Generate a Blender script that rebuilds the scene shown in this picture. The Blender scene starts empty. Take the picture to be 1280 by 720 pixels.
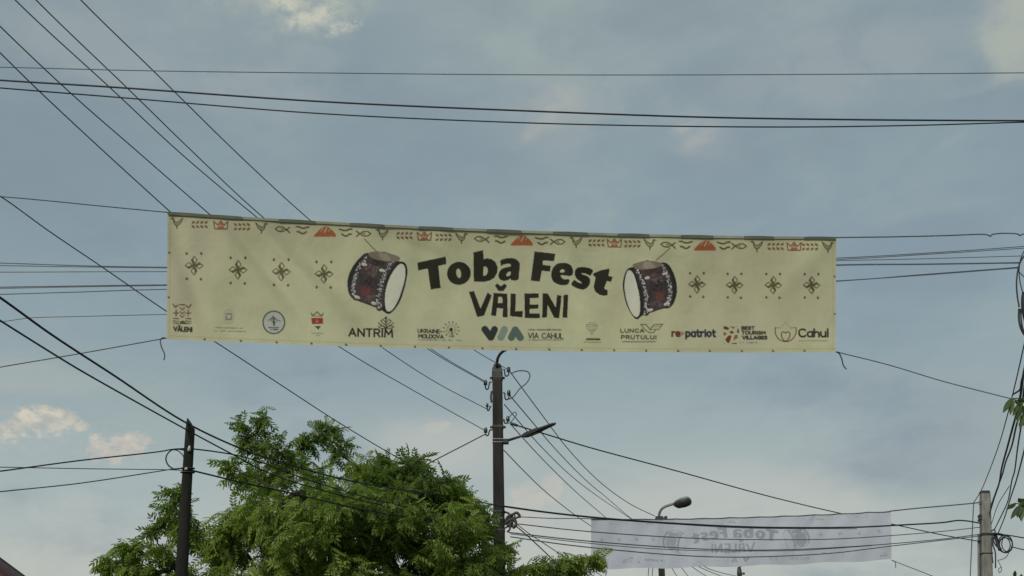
import bpy, bmesh, math, random
import numpy as np
from mathutils import Vector, Matrix, Quaternion
random.seed(7); rng = np.random.RandomState(11)
SC = bpy.context.scene
COL = SC.collection
rad = math.radians

# ------------------------------------------------------------------ camera
F = 1545.0                      # focal length in pixels of the 1280 px wide photograph
PITCH = rad(21.1)
CAM = Vector((0.0, 0.0, 1.6))
cam = bpy.data.cameras.new("camera"); camo = bpy.data.objects.new("camera", cam); COL.objects.link(camo)
cam.sensor_width = 36.0; cam.lens = 36.0 * F / 1280.0; cam.clip_start = 0.1; cam.clip_end = 3000
camo.location = CAM; camo.rotation_euler = (rad(90) + PITCH, 0, 0)
SC.camera = camo
SC.render.resolution_x = 1024; SC.render.resolution_y = 576
SC.view_settings.view_transform = 'Standard'; SC.view_settings.look = 'None'
SC.view_settings.exposure = 0.12; SC.view_settings.gamma = 1.0
SC.cycles.pixel_filter_type = 'BLACKMAN_HARRIS'; SC.cycles.filter_width = 1.5
SC.cycles.transparent_max_bounces = 16

CP, SP = math.cos(PITCH), math.sin(PITCH)
def ray(px, py):
    x = (px - 640.0) / F; y = -(py - 360.0) / F
    return Vector((x, CP - y * SP, SP + y * CP))
def P(px, py, Y):
    d = ray(px, py)
    return CAM + d * (Y / d.y)
def azel(px, py):
    d = ray(px, py).normalized()
    return math.atan2(d.x, d.y), math.asin(d.z)

# ------------------------------------------------------------------ node helper
class NT:
    def __init__(s, nt): s.nt = nt; s.n = nt.nodes; s.l = nt.links
    def new(s, t, **kw):
        n = s.n.new(t)
        for k, v in kw.items(): setattr(n, k, v)
        return n
    def put(s, sock, v):
        if isinstance(v, bpy.types.NodeSocket): s.l.new(v, sock)
        elif v is not None: sock.default_value = v
    def m(s, op, a, b=None, c=None, clamp=False):
        n = s.new('ShaderNodeMath', operation=op); n.use_clamp = clamp
        s.put(n.inputs[0], a)
        if b is not None: s.put(n.inputs[1], b)
        if c is not None: s.put(n.inputs[2], c)
        return n.outputs[0]
    def smooth(s, x, lo, hi):
        n = s.new('ShaderNodeMapRange', interpolation_type='SMOOTHSTEP')
        s.put(n.inputs[0], x); s.put(n.inputs[1], lo); s.put(n.inputs[2], hi)
        return n.outputs[0]
    def mix(s, f, a, b, blend='MIX'):
        n = s.new('ShaderNodeMix', data_type='RGBA', blend_type=blend)
        s.put(n.inputs[0], f)
        for sock, v in ((n.inputs[6], a), (n.inputs[7], b)):
            s.put(sock, (*v, 1) if isinstance(v, tuple) and len(v) == 3 else v)
        return n.outputs[2]
    def noise(s, vec, scale, detail=4, rough=.55, dist=0.0, col=False):
        n = s.new('ShaderNodeTexNoise')
        if vec is not None: s.put(n.inputs['Vector'], vec)
        n.inputs['Scale'].default_value = scale; n.inputs['Detail'].default_value = detail
        n.inputs['Roughness'].default_value = rough; n.inputs['Distortion'].default_value = dist
        return n.outputs['Color'] if col else n.outputs[0]
    def xyz(s, x, y, z):
        n = s.new('ShaderNodeCombineXYZ'); s.put(n.inputs[0], x); s.put(n.inputs[1], y); s.put(n.inputs[2], z)
        return n.outputs[0]

# ------------------------------------------------------------------ world
SUN_EL, SUN_AZ = rad(30), rad(208)      # azimuth clockwise from +Y (the view direction); the sun stands behind the camera
w = bpy.data.worlds.new("World"); SC.world = w; w.use_nodes = True
t = NT(w.node_tree); t.n.clear()
out = t.new('ShaderNodeOutputWorld'); bg = t.new('ShaderNodeBackground'); t.l.new(bg.outputs[0], out.inputs[0])
STR = 0.1
bg.inputs[1].default_value = STR
sky = t.new('ShaderNodeTexSky', sky_type='NISHITA'); sky.sun_disc = False
sky.sun_elevation = SUN_EL; sky.sun_rotation = SUN_AZ; sky.dust_density = 2.0
tc = t.new('ShaderNodeTexCoord'); sep = t.new('ShaderNodeSeparateXYZ'); t.l.new(tc.outputs['Generated'], sep.inputs[0])
dx, dy, dz = sep.outputs
zc = t.m('MAXIMUM', dz, 0.0)
az = t.m('ARCTAN2', dx, dy); el = t.m('ARCSINE', dz)
den = t.m('ADD', zc, 0.16)
pl = t.xyz(t.m('DIVIDE', dx, den), t.m('DIVIDE', dy, den), 0.0)       # cloud deck seen in perspective
AE = t.xyz(az, t.m('MULTIPLY', el, 1.5), 0.37)
n1 = t.noise(pl, 1.15, 6, .52, .35)
n2 = t.noise(AE, 5.0, 5, .5, .3)
n3 = t.noise(AE, 17.0, 6, .6, .2)
n4 = t.noise(AE, 46.0, 7, .66, .4)
n5 = t.noise(AE, 120.0, 6, .62, .5)
np5 = t.m('ADD', t.m('MULTIPLY', n4, .5), t.m('MULTIPLY', n5, .5))
# grey-blue layer, paler towards the horizon
ramp = t.new('ShaderNodeValToRGB'); t.l.new(t.m('DIVIDE', el, rad(60)), ramp.inputs[0])
cr = ramp.color_ramp
stops = [(0.0, (.44, .455, .42)), (.14, (.42, .450, .42)), (.20, (.345, .400, .395)), (.27, (.262, .330, .352)), (.36, (.222, .294, .334)), (.46, (.225, .291, .325)), (.60, (.245, .305, .325)), (1.0, (.27, .32, .345))]
cr.elements[0].position = 0; cr.elements[0].color = (*stops[0][1], 1)
cr.elements[1].position = 1; cr.elements[1].color = (*stops[-1][1], 1)
for p_, c_ in stops[1:-1]:
    e = cr.elements.new(p_); e.color = (*c_, 1)
base = ramp.outputs[0]
mod = t.m('ADD', t.m('MULTIPLY', t.m('SUBTRACT', n1, .5), 1.1), t.m('MULTIPLY', t.m('SUBTRACT', n2, .5), .8))
mod = t.m('ADD', mod, t.m('MULTIPLY', t.m('SUBTRACT', n3, .5), .32))
mod = t.m('ADD', mod, t.m('MULTIPLY', t.m('SUBTRACT', n4, .5), .14))
pale = t.smooth(mod, -.02, .34); dark = t.smooth(mod, .04, -.34)
c = t.mix(t.m('MULTIPLY', pale, .88), base, (.30, .36, .352))
c = t.mix(t.m('MULTIPLY', dark, .75), c, (.192, .244, .288))
AEs = t.xyz(t.m('ADD', az, t.m('MULTIPLY', el, 1.1)), t.m('MULTIPLY', t.m('SUBTRACT', el, t.m('MULTIPLY', az, .25)), 3.2), 2.1)
n6 = t.noise(AEs, 6.5, 7, .58, .8)
c = t.mix(t.m('MULTIPLY', t.smooth(n6, .48, .74), .24), c, (.34, .385, .365))
c = t.mix(t.m('MULTIPLY', t.smooth(n6, .50, .26), .30), c, (.200, .245, .280))
def blob(px, py, sx, sy, rot=0.0):
    a0, e0 = azel(px, py)
    u = t.m('SUBTRACT', az, a0); v = t.m('SUBTRACT', el, e0)
    cs, sn = math.cos(rad(rot)), math.sin(rad(rot))
    u2 = t.m('ADD', t.m('MULTIPLY', u, cs * F / sx), t.m('MULTIPLY', v, -sn * F / sx))
    v2 = t.m('ADD', t.m('MULTIPLY', u, sn * F / sy), t.m('MULTIPLY', v, cs * F / sy))
    r2 = t.m('ADD', t.m('MULTIPLY', u2, u2), t.m('MULTIPLY', v2, v2))
    return t.m('EXPONENT', t.m('MULTIPLY', r2, -1.0))
def soft(lst, col, k, lo=.25, hi=.95, nz=None, amp=.9):
    global c
    acc = None
    for b in lst:
        g = blob(*b); acc = g if acc is None else t.m('MAXIMUM', acc, g)
    nn = nz if nz is not None else n3
    f = t.smooth(t.m('MULTIPLY', acc, t.m('ADD', t.m('MULTIPLY', t.m('SUBTRACT', nn, .5), amp * 3.4), 1.0)), lo, hi)
    c = t.mix(t.m('MULTIPLY', f, k), c, col)
# broad darker blue-grey bodies and paler openings of the layer
soft([(820, 20, 120, 45), (900, 90, 90, 30)], (.212, .263, .302), .55, .1, .9)
soft([(60, 190, 120, 80), (520, 215, 190, 60), (900, 200, 90, 45), (1150, 330, 110, 70)], (.203, .262, .308), .6, .1, .9)
soft([(690, 140, 90, 50), (120, 60, 160, 50), (1050, 80, 160, 50), (330, 110, 120, 40), (870, 170, 60, 35, 30)], (.30, .345, .352), .55, .1, .9)
soft([(395, 18, 85, 30, -16), (350, 0, 120, 26)], (.355, .395, .36), .75, .1, 1.1, n4)
soft([(392, 20, 46, 15, -20), (428, 34, 34, 10, -15), (360, 4, 40, 10)], (.52, .52, .43), .8, .25, 1.25, np5, 1.5)
soft([(1258, 40, 38, 60), (1275, 10, 60, 30)], (.40, .42, .36), .7, .1, 1.0)
soft([(700, 128, 46, 22, -10), (690, 150, 60, 16, -30)], (.365, .375, .355), .6, .15, 1.2, n4)
soft([(875, 172, 30, 14, -30), (855, 160, 26, 7, -10)], (.37, .38, .36), .55, .15, .9)
# veil of haze near the houses, and cumulus standing in it
soft([(900, 640, 260, 70), (560, 560, 120, 40), (640, 700, 300, 60), (60, 715, 160, 30)], (.45, .455, .42), .6, .1, 1.0, n2, .6)
soft([(1210, 600, 90, 120)], (.285, .33, .335), .6, .1, .9)
soft([(30, 470, 90, 20), (90, 480, 60, 16)], (.36, .40, .375), .5, .15, .9)
def cumulus(lst, col, shade, k, lo=.22, hi=.80, amp=2.3):
    """heaped cloud: ragged edge, its own lighter heads and greyer hollows"""
    global c
    acc = None
    for b in lst:
        g = blob(*b); acc = g if acc is None else t.m('MAXIMUM', acc, g)
    f = t.smooth(t.m('ADD', acc, t.m('MULTIPLY', t.m('SUBTRACT', np5, .5), t.m('MULTIPLY', t.smooth(acc, .02, .3), amp))), lo, hi)
    cc = t.mix(t.smooth(np5, .42, .60), shade, col)
    c = t.mix(t.m('MULTIPLY', f, k), c, cc)
cumulus([(50, 550, 110, 30), (150, 566, 70, 24)], (.36, .405, .39), (.32, .375, .385), .8, .15, .95, 1.2)
soft([(60, 600, 190, 60)], (.335, .40, .42), .45, .1, 1.0)
cumulus([(8, 537, 30, 13), (36, 527, 28, 17), (62, 524, 28, 16), (86, 523, 16, 10), (102, 532, 10, 7)], (.55, .505, .41), (.39, .40, .37), .8)
cumulus([(121, 560, 13, 19), (138, 568, 18, 10), (156, 557, 22, 14, 25), (174, 549, 16, 9)], (.53, .465, .39), (.42, .41, .375), .8)
cumulus([(38, 520, 22, 7), (68, 516, 15, 6), (118, 551, 7, 8), (162, 550, 14, 6)], (.62, .57, .46), (.50, .47, .40), .5)
cumulus([(660, 624, 28, 24), (690, 608, 16, 22), (650, 648, 40, 20)], (.49, .455, .41), (.44, .43, .395), .7, .25, .8, 1.6)
cumulus([(540, 535, 18, 8), (556, 531, 8, 5)], (.46, .455, .39), (.40, .42, .38), .6, .25, .8, 1.6)
cumulus([(90, 640, 60, 24), (60, 700, 80, 24)], (.44, .455, .42), (.41, .43, .41), .4, .2, .9, 1.2)
under = t.smooth(dz, -.005, -.06)
c = t.mix(under, c, (.12, .125, .10))
cs10 = t.new('ShaderNodeVectorMath', operation='SCALE'); t.l.new(c, cs10.inputs[0]); cs10.inputs[3].default_value = 1.0 / STR
gr = t.new('ShaderNodeVectorMath', operation='MULTIPLY'); t.l.new(cs10.outputs[0], gr.inputs[0]); gr.inputs[1].default_value = (1.065, 1.066, 1.05)
fin = t.mix(.93, sky.outputs[0], gr.outputs[0])
t.l.new(fin, bg.inputs[0])

sl = bpy.data.lights.new("sun", 'SUN'); so = bpy.data.objects.new("sun", sl); COL.objects.link(so)
sl.energy = 2.5; sl.angle = rad(12); sl.color = (1.0, .93, .80)
sd = Vector((math.sin(SUN_AZ) * math.cos(SUN_EL), math.cos(SUN_AZ) * math.cos(SUN_EL), math.sin(SUN_EL)))
so.rotation_euler = sd.to_track_quat('Z', 'Y').to_euler()

# ------------------------------------------------------------------ materials
def mat(name, col, rough=.7, col2=None, scale=6.0, bump=0.0, bscale=40.0, metal=0.0, trans=0.0, detail=5, stretch=None, spec=.4):
    m = bpy.data.materials.new(name); m.use_nodes = True
    n = NT(m.node_tree); b = m.node_tree.nodes['Principled BSDF']
    b.inputs['Roughness'].default_value = rough; b.inputs['Metallic'].default_value = metal
    b.inputs['Specular IOR Level'].default_value = spec
    co = n.new('ShaderNodeTexCoord').outputs['Object']
    if stretch:
        mp = n.new('ShaderNodeMapping'); n.l.new(co, mp.inputs[0]); mp.inputs['Scale'].default_value = stretch; co = mp.outputs[0]
    if col2 is None: col2 = tuple(v * .7 for v in col)
    f = n.smooth(n.noise(co, scale, detail, .6), .32, .68)
    cc = n.mix(f, col, col2)
    n.l.new(cc, b.inputs['Base Color'])
    if bump:
        bp = n.new('ShaderNodeBump'); bp.inputs['Strength'].default_value = bump; bp.inputs['Distance'].default_value = .02
        n.l.new(n.noise(co, bscale, 6, .6), bp.inputs['Height']); n.l.new(bp.outputs[0], b.inputs['Normal'])
    return m
M = {}
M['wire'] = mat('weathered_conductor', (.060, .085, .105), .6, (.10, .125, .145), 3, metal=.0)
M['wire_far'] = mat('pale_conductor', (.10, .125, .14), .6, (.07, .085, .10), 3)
M['cable'] = mat('black_cable_sheath', (.009, .012, .014), .6, (.018, .022, .024), 4)
M['rope'] = mat('grey_rope', (.055, .07, .08), .9, (.10, .11, .11), 9)
M['wood'] = mat('tarred_wood', (.006, .007, .006), .95, (.015, .015, .012), 3, .8, 22, stretch=(6, 6, .6))
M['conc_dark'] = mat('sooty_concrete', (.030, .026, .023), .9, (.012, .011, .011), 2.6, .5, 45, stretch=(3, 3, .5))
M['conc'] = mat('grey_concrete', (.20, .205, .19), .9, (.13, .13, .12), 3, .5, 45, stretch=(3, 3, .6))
M['iron'] = mat('dark_painted_steel', (.018, .022, .024), .5, (.035, .036, .036), 12)
M['zinc'] = mat('galvanised_band', (.42, .42, .40), .5, (.28, .28, .27), 20, metal=.3)
M['lamp_grey'] = mat('weathered_lamp_shell', (.20, .215, .205), .6, (.13, .14, .135), 5)
M['lens'] = mat('lamp_lens', (.045, .055, .05), .2, (.06, .07, .06), 5)
M['glass_ins'] = mat('teal_glass_insulator', (.045, .07, .075), .25, (.03, .045, .05), 8)
M['porcelain'] = mat('white_porcelain', (.55, .55, .52), .25, (.42, .42, .40), 12)
M['bark'] = mat('grey_bark', (.05, .042, .032), .95, (.09, .08, .065), 8, .8, 30, stretch=(3, 3, .7))
M['roof'] = mat('dark_red_roof_sheet', (.085, .026, .024), .65, (.05, .020, .019), 9, .2, 40)
M['fascia'] = mat('black_roof_edge', (.012, .012, .012), .6)
M['render'] = mat('cream_wall_render', (.50, .44, .33), .9, (.40, .36, .28), 3, .3, 60)
M['window'] = mat('window_glass', (.03, .04, .045), .08, (.05, .06, .065), 2)
M['frame'] = mat('white_window_frame', (.7, .7, .68), .5, (.6, .6, .58), 9)
M['grass'] = mat('verge_grass', (.045, .075, .018), .95, (.09, .085, .04), .35, .6, 9)
M['asphalt'] = mat('asphalt', (.05, .05, .05), .92, (.07, .07, .068), .8, .5, 60)
M['kerb'] = mat('kerb_concrete', (.28, .28, .26), .9, (.2, .2, .19), 2, .4, 40)
M['paint'] = mat('road_paint', (.7, .7, .68), .7, (.5, .5, .48), 5)

# ------------------------------------------------------------------ object helpers
def tag(o, label=None, cat=None, group=None, kind=None):
    if label: o['label'] = label
    if cat: o['category'] = cat
    if group: o['group'] = group
    if kind: o['kind'] = kind
    return o
def obj(name, me, m, parent=None):
    o = bpy.data.objects.new(name, me); COL.objects.link(o)
    if m is not None and len(me.materials) == 0: me.materials.append(m)
    if parent is not None:
        o.parent = parent
    return o
def empty(name, loc, label, cat, group=None):
    o = bpy.data.objects.new(name, None); COL.objects.link(o); o.location = loc
    o.empty_display_size = .2
    return tag(o, label, cat, group)
class MB:
    """collects geometry in world space; build() writes it relative to the parent's base"""
    def __init__(s): s.v = []; s.f = []
    def add(s, vs, fs):
        k = len(s.v); s.v += [tuple(v) for v in vs]; s.f += [tuple(i + k for i in f) for f in fs]; return s
    def tube(s, pts, r, n=6, cap=True):
        pts = [Vector(p) for p in pts]; rr = r if isinstance(r, (list, tuple)) else [r] * len(pts)
        vs, fs = [], []
        T = (pts[1] - pts[0]).normalized()
        N = T.orthogonal().normalized()
        for i, p in enumerate(pts):
            if i == 0: t2 = T
            elif i == len(pts) - 1: t2 = (pts[i] - pts[i - 1]).normalized()
            else: t2 = (pts[i + 1] - pts[i - 1]).normalized()
            if t2.length < 1e-6: t2 = T
            q = T.rotation_difference(t2); N = q @ N; N = (N - t2 * N.dot(t2)).normalized(); T = t2
            B = T.cross(N)
            for k in range(n):
                a = 2 * math.pi * k / n
                vs.append(p + (N * math.cos(a) + B * math.sin(a)) * rr[i])
        for i in range(len(pts) - 1):
            for k in range(n):
                a, b = i * n + k, i * n + (k + 1) % n
                fs.append((a, b, b + n, a + n))
        if cap:
            fs.append(tuple(range(n))[::-1]); fs.append(tuple(range((len(pts) - 1) * n, len(pts) * n)))
        return s.add(vs, fs)
    def loft(s, rings):
        n = len(rings[0]); vs = [v for r in rings for v in r]; fs = []
        for i in range(len(rings) - 1):
            for k in range(n):
                a, b = i * n + k, i * n + (k + 1) % n
                fs.append((a, b, b + n, a + n))
        fs.append(tuple(range(n))[::-1]); fs.append(tuple(range((len(rings) - 1) * n, len(rings) * n)))
        return s.add(vs, fs)
    def box(s, c, sx, sy, sz, rz=0.0):
        c = Vector(c); R = Matrix.Rotation(rz, 3, 'Z')
        vs = [c + R @ Vector((x * sx / 2, y * sy / 2, z * sz / 2)) for x in (-1, 1) for y in (-1, 1) for z in (-1, 1)]
        return s.add(vs, [(0, 1, 3, 2), (4, 6, 7, 5), (0, 4, 5, 1), (2, 3, 7, 6), (0, 2, 6, 4), (1, 5, 7, 3)])
    def build(s, name, m, parent=None, smooth=True, bevel=0.0):
        off = Vector((0, 0, 0))
        if parent is not None:
            q = parent
            while q is not None: off += Vector(q.location); q = q.parent
        if parent is None and s.v:
            a = np.array(s.v); off = Vector((float(a[:, 0].mean()), float(a[:, 1].mean()), float(a[:, 2].min())))
        me = bpy.data.meshes.new(name)
        me.from_pydata([(v[0] - off.x, v[1] - off.y, v[2] - off.z) for v in s.v], [], s.f)
        if bevel:
            bm = bmesh.new(); bm.from_mesh(me)
            bmesh.ops.bevel(bm, geom=list(bm.edges), offset=bevel, segments=1, affect='EDGES')
            bm.to_mesh(me); bm.free()
        me.update()
        if smooth:
            for p_ in me.polygons: p_.use_smooth = True
        o = obj(name, me, m, parent)
        if parent is None: o.location = off
        return o
def catmull(pts, sub=8):
    if len(pts) == 2:
        a, b = pts; return [tuple(a[j] + (b[j] - a[j]) * i / sub for j in range(len(a))) for i in range(sub + 1)]
    Q = [tuple(2 * pts[0][j] - pts[1][j] for j in range(len(pts[0])))] + list(pts) + [tuple(2 * pts[-1][j] - pts[-2][j] for j in range(len(pts[0])))]
    out = []
    for i in range(1, len(Q) - 2):
        p0, p1, p2, p3 = (np.array(q, float) for q in Q[i - 1:i + 3])
        # centripetal parametrisation
        t0 = 0.0; t1 = t0 + max(np.linalg.norm(p1 - p0), 1e-4) ** .5; t2 = t1 + max(np.linalg.norm(p2 - p1), 1e-4) ** .5; t3 = t2 + max(np.linalg.norm(p3 - p2), 1e-4) ** .5
        for k in range(sub):
            tt = t1 + (t2 - t1) * k / sub
            A1 = (t1 - tt) / (t1 - t0) * p0 + (tt - t0) / (t1 - t0) * p1
            A2 = (t2 - tt) / (t2 - t1) * p1 + (tt - t1) / (t2 - t1) * p2
            A3 = (t3 - tt) / (t3 - t2) * p2 + (tt - t2) / (t3 - t2) * p3
            B1 = (t2 - tt) / (t2 - t0) * A1 + (tt - t0) / (t2 - t0) * A2
            B2 = (t3 - tt) / (t3 - t1) * A2 + (tt - t1) / (t3 - t1) * A3
            out.append(tuple((t2 - tt) / (t2 - t1) * B1 + (tt - t1) / (t2 - t1) * B2))
    out.append(tuple(pts[-1])); return out
def path(pts, Y0, Y1, sub=8):
    """points of the photograph at depths that run from Y0 to Y1 -> a 3D line"""
    c2 = catmull([tuple(map(float, p)) for p in pts], sub)
    L = [0.0]
    for a, b in zip(c2, c2[1:]): L.append(L[-1] + math.hypot(b[0] - a[0], b[1] - a[1]))
    return [P(x, y, 1.0 / ((1 - l / L[-1]) / Y0 + (l / L[-1]) / Y1)) for (x, y), l in zip(c2, L)]
def wire(name, label, cat, pts, Y0, Y1, px=1.6, m='wire', group=None, sub=8, twist=0.0, knot=None):
    L = path(pts, Y0, Y1, sub)
    if knot:
        # knot = (px, Y): where along the line (by picture x) it passes a support, and how far away that is
        c2 = catmull([tuple(map(float, p)) for p in pts], sub); x0, x1 = c2[0][0], c2[-1][0]
        L = []
        for x, y in c2:
            iy = ((knot[0] - x) / Y0 + (x - x0) / knot[1]) / (knot[0] - x0) if x < knot[0] else ((x1 - x) / knot[1] + (x - knot[0]) / Y1) / (x1 - knot[0])
            L.append(P(x, y, 1 / iy))
    r = px / 2 / F * (2.0 / (1 / Y0 + 1 / Y1)) * .95
    b = MB()
    if twist:
        # two sheathed conductors wound round each other
        fine = []
        for a, c_ in zip(L, L[1:]):
            k = max(2, int((c_ - a).length / .09))
            fine += [a.lerp(c_, i / k) for i in range(k)]
        fine.append(L[-1])
        for s_ in (0, math.pi):
            pp = []
            for i, p_ in enumerate(fine):
                T = (fine[min(i + 1, len(fine) - 1)] - fine[max(i - 1, 0)]).normalized()
                N = T.cross(Vector((0, 0, 1))).normalized(); B = T.cross(N)
                a = i * .09 * twist + s_
                pp.append(p_ + (N * math.cos(a) + B * math.sin(a)) * r * .75)
            b.tube(pp, r * .8, 4)
    else:
        b.tube(L, r, 5)
    o = b.build(name, M[m])
    return tag(o, label, cat, group)

# ------------------------------------------------------------------ ground, road, pavements (below the frame)
def sheet(name, x0, x1, y0, y1, z, m, nx=2, ny=2):
    b = MB(); vs = []; fs = []
    for j in range(ny + 1):
        for i in range(nx + 1): vs.append((x0 + (x1 - x0) * i / nx, y0 + (y1 - y0) * j / ny, z))
    for j in range(ny):
        for i in range(nx): a = j * (nx + 1) + i; fs.append((a, a + 1, a + nx + 2, a + nx + 1))
    b.add(vs, fs); o = b.build(name, M[m], smooth=False); o['kind'] = 'structure'; return o
ROT = rad(-18.3)                       # the road bears off to the right
def turn(o, x0=.2, y0=16.0):
    R = Matrix.Rotation(ROT, 4, 'Z')
    o.matrix_world = Matrix.Translation((x0, y0, 0)) @ R @ Matrix.Translation((-x0, -y0, 0)) @ Matrix.Translation(o.location)
    return o
sheet('ground', -1200, 1200, -1200, 1600, 0.0, 'grass', 8, 8)
turn(sheet('road', -3.3, 3.7, -60, 300, 0.006, 'asphalt', 1, 20))
for (x0, x1) in ((-4.9, -3.45), (3.85, 5.3)):
    b = MB(); b.box(((x0 + x1) / 2, 110, .06), x1 - x0, 340, .13); o = turn(b.build('pavement', M['kerb'], smooth=False)); o['kind'] = 'structure'
for x in (-3.375, 3.775):
    b = MB(); b.box((x, 110, .07), .145, 340, .15); o = turn(b.build('kerb', M['kerb'], smooth=False)); o['kind'] = 'structure'
b = MB()
for k in range(30): b.box((.2, -20 + 7 * k, .011), .12, 3.0, .004)
o = turn(b.build('road_marking', M['paint'], smooth=False)); o['kind'] = 'structure'

# ------------------------------------------------------------------ the print on the banners, drawn into a raster of cloth colours
S3 = 3; CX0, CY0, CX1, CY1 = 204, 260, 1050, 446
CW, CH = (CX1 - CX0) * S3, (CY1 - CY0) * S3
def top_y(x): u = (x - 209.5) / 836.0; return 266.0 + 31.5 * u + 7.0 * 4 * u * (1 - u) * .95
def bot_y(x): u = (x - 208.5) / 836.5; return 424.0 + 16.3 * u + 5.8 * 4 * u * (1 - u)
FAB = (.500, .505, .340)
canvas = np.empty((CH, CW, 3), np.float32); canvas[:] = FAB
def _win(x0, y0, x1, y1):
    a = max(0, int((x0 - CX0) * S3) - 2); b_ = min(CW, int((x1 - CX0) * S3) + 3)
    c_ = max(0, int((y0 - CY0) * S3) - 2); d = min(CH, int((y1 - CY0) * S3) + 3)
    X, Y = np.meshgrid((np.arange(a, b_) + .5) / S3 + CX0, (np.arange(c_, d) + .5) / S3 + CY0)
    return a, b_, c_, d, X, Y
def _put(win, mask, col, k):
    a, b_, c_, d = win
    m_ = (mask * k)[..., None]
    canvas[c_:d, a:b_] = canvas[c_:d, a:b_] * (1 - m_) + np.array(col, np.float32) * m_
def poly(pts, col, k=1.0, holes=()):
    P_ = np.array(pts, float)
    a, b_, c_, d, X, Y = _win(P_[:, 0].min(), P_[:, 1].min(), P_[:, 0].max(), P_[:, 1].max())
    ins = np.zeros(X.shape, bool)
    for ring in (pts, *holes):
        n = len(ring)
        for i in range(n):
            x1, y1 = ring[i]; x2, y2 = ring[(i + 1) % n]
            if y1 == y2: continue
            cnd = (Y > min(y1, y2)) & (Y <= max(y1, y2))
            ins ^= cnd & (X < (Y - y1) * (x2 - x1) / (y2 - y1) + x1)
    _put((a, b_, c_, d), ins.astype(np.float32), col, k)
def line(pts, wd, col, k=1.0):
    P_ = np.array(pts, float)
    a, b_, c_, d, X, Y = _win(P_[:, 0].min() - wd, P_[:, 1].min() - wd, P_[:, 0].max() + wd, P_[:, 1].max() + wd)
    D = np.full(X.shape, 1e9)
    for (x1, y1), (x2, y2) in zip(pts, pts[1:]):
        L2 = (x2 - x1) ** 2 + (y2 - y1) ** 2 + 1e-9
        tt = np.clip(((X - x1) * (x2 - x1) + (Y - y1) * (y2 - y1)) / L2, 0, 1)
        D = np.minimum(D, np.hypot(X - x1 - tt * (x2 - x1), Y - y1 - tt * (y2 - y1)))
    _put((a, b_, c_, d), np.clip((wd * .6 - D) * S3 + .5, 0, 1), col, min(1, k * 1.15))
def ell(cx, cy, rx, ry, rot=0, n=40):
    cs, sn = math.cos(rad(rot)), math.sin(rad(rot))
    return [(cx + rx * math.cos(2 * math.pi * i / n) * cs - ry * math.sin(2 * math.pi * i / n) * sn,
             cy + rx * math.cos(2 * math.pi * i / n) * sn + ry * math.sin(2 * math.pi * i / n) * cs) for i in range(n)]
def Z(ox, oy, s, pts): return [(ox + x / s, oy + y / s) for x, y in pts]
def smoothed(pts, sub=4):
    q = catmull(list(pts) + [pts[0]], sub) if False else None
    n = len(pts); out = []
    for i in range(n):
        p0, p1, p2, p3 = (np.array(pts[(i + k) % n], float) for k in (-1, 0, 1, 2))
        for k in range(sub):
            u = k / sub
            out.append(tuple(.5 * ((2 * p1) + (-p0 + p2) * u + (2 * p0 - 5 * p1 + 4 * p2 - p3) * u * u + (-p0 + 3 * p1 - 3 * p2 + p3) * u ** 3)))
    return out
INK = (.014, .014, .007); BROWN = (.105, .088, .036); RUST = (.36, .105, .042)
# -- headline
A7 = lambda pts: Z(515, 305, 7.2, pts)
B7 = lambda pts: Z(640, 305, 7.2, pts)
C5 = lambda pts: Z(600, 275, 5.805, pts)
poly(A7([(47, 168), (305, 112), (308, 182), (237, 198), (258, 396), (168, 410), (142, 222), (55, 238)]), INK)
poly(A7(ell(422, 264, 107, 104, -10)), INK, holes=[A7(ell(420, 264, 21, 43, -9))])
poly(A7([(553, 75), (640, 55), (645, 138), (672, 128)] + [(715, 135), (750, 160), (770, 205), (768, 255), (742, 303), (700, 330), (640, 342), (556, 338)]), INK,
     holes=[A7([(643, 206), (664, 202), (678, 218), (683, 245), (674, 272), (657, 286), (640, 285)])])
poly(smoothed(C5([(147, 300), (160, 286), (208, 276), (252, 281), (280, 300), (290, 330), (283, 385), (277, 434), (230, 437), (222, 426), (198, 438), (165, 440), (140, 425), (134, 395), (150, 362), (180, 346), (222, 336), (222, 322), (202, 317), (166, 325), (154, 334)]), 3), INK,
     holes=[C5([(190, 397), (202, 379), (224, 374), (221, 398), (207, 408), (194, 406)])])
poly(B7([(203, 66), (392, 88), (378, 155), (280, 148), (275, 187), (350, 196), (342, 249), (268, 241), (250, 338), (168, 330)]), INK)
poly(smoothed(B7([(352, 270), (365, 220), (400, 182), (440, 170), (490, 172), (530, 192), (550, 235), (546, 272), (530, 286), (490, 286), (440, 280), (446, 302), (470, 316), (512, 317), (517, 335), (505, 362), (470, 372), (420, 365), (375, 340), (356, 305)]), 3), INK,
     holes=[B7([(430, 252), (436, 234), (452, 226), (470, 232), (474, 246), (466, 257), (440, 258)])])
poly(smoothed(B7([(566, 245), (585, 216), (640, 207), (700, 218), (729, 240), (706, 284), (690, 280), (660, 266), (628, 262), (632, 272), (680, 291), (703, 320), (700, 360), (675, 395), (640, 410), (590, 400), (534, 366), (560, 324), (596, 346), (626, 352), (622, 342), (585, 315), (566, 280)]), 3), INK)
poly(B7([(880, 220), (868, 286), (908, 297), (890, 342), (855, 332), (832, 392), (838, 410), (862, 412), (860, 460), (828, 467), (782, 455), (746, 425), (735, 385), (752, 300), (728, 278), (735, 262), (800, 236)]), INK)
poly(A7([(745, 375), (768, 355), (800, 380), (835, 355), (856, 378), (822, 425), (780, 425)]), INK)
poly(A7([(512, 430), (558, 422), (616, 580), (680, 436), (718, 462), (650, 645), (588, 658)]), INK)
poly(A7([(735, 440), (858, 448), (862, 660), (815, 660), (818, 582), (766, 576), (757, 648), (712, 645)]), INK, holes=[A7([(777, 478), (812, 478), (814, 531), (772, 532)])])
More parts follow.
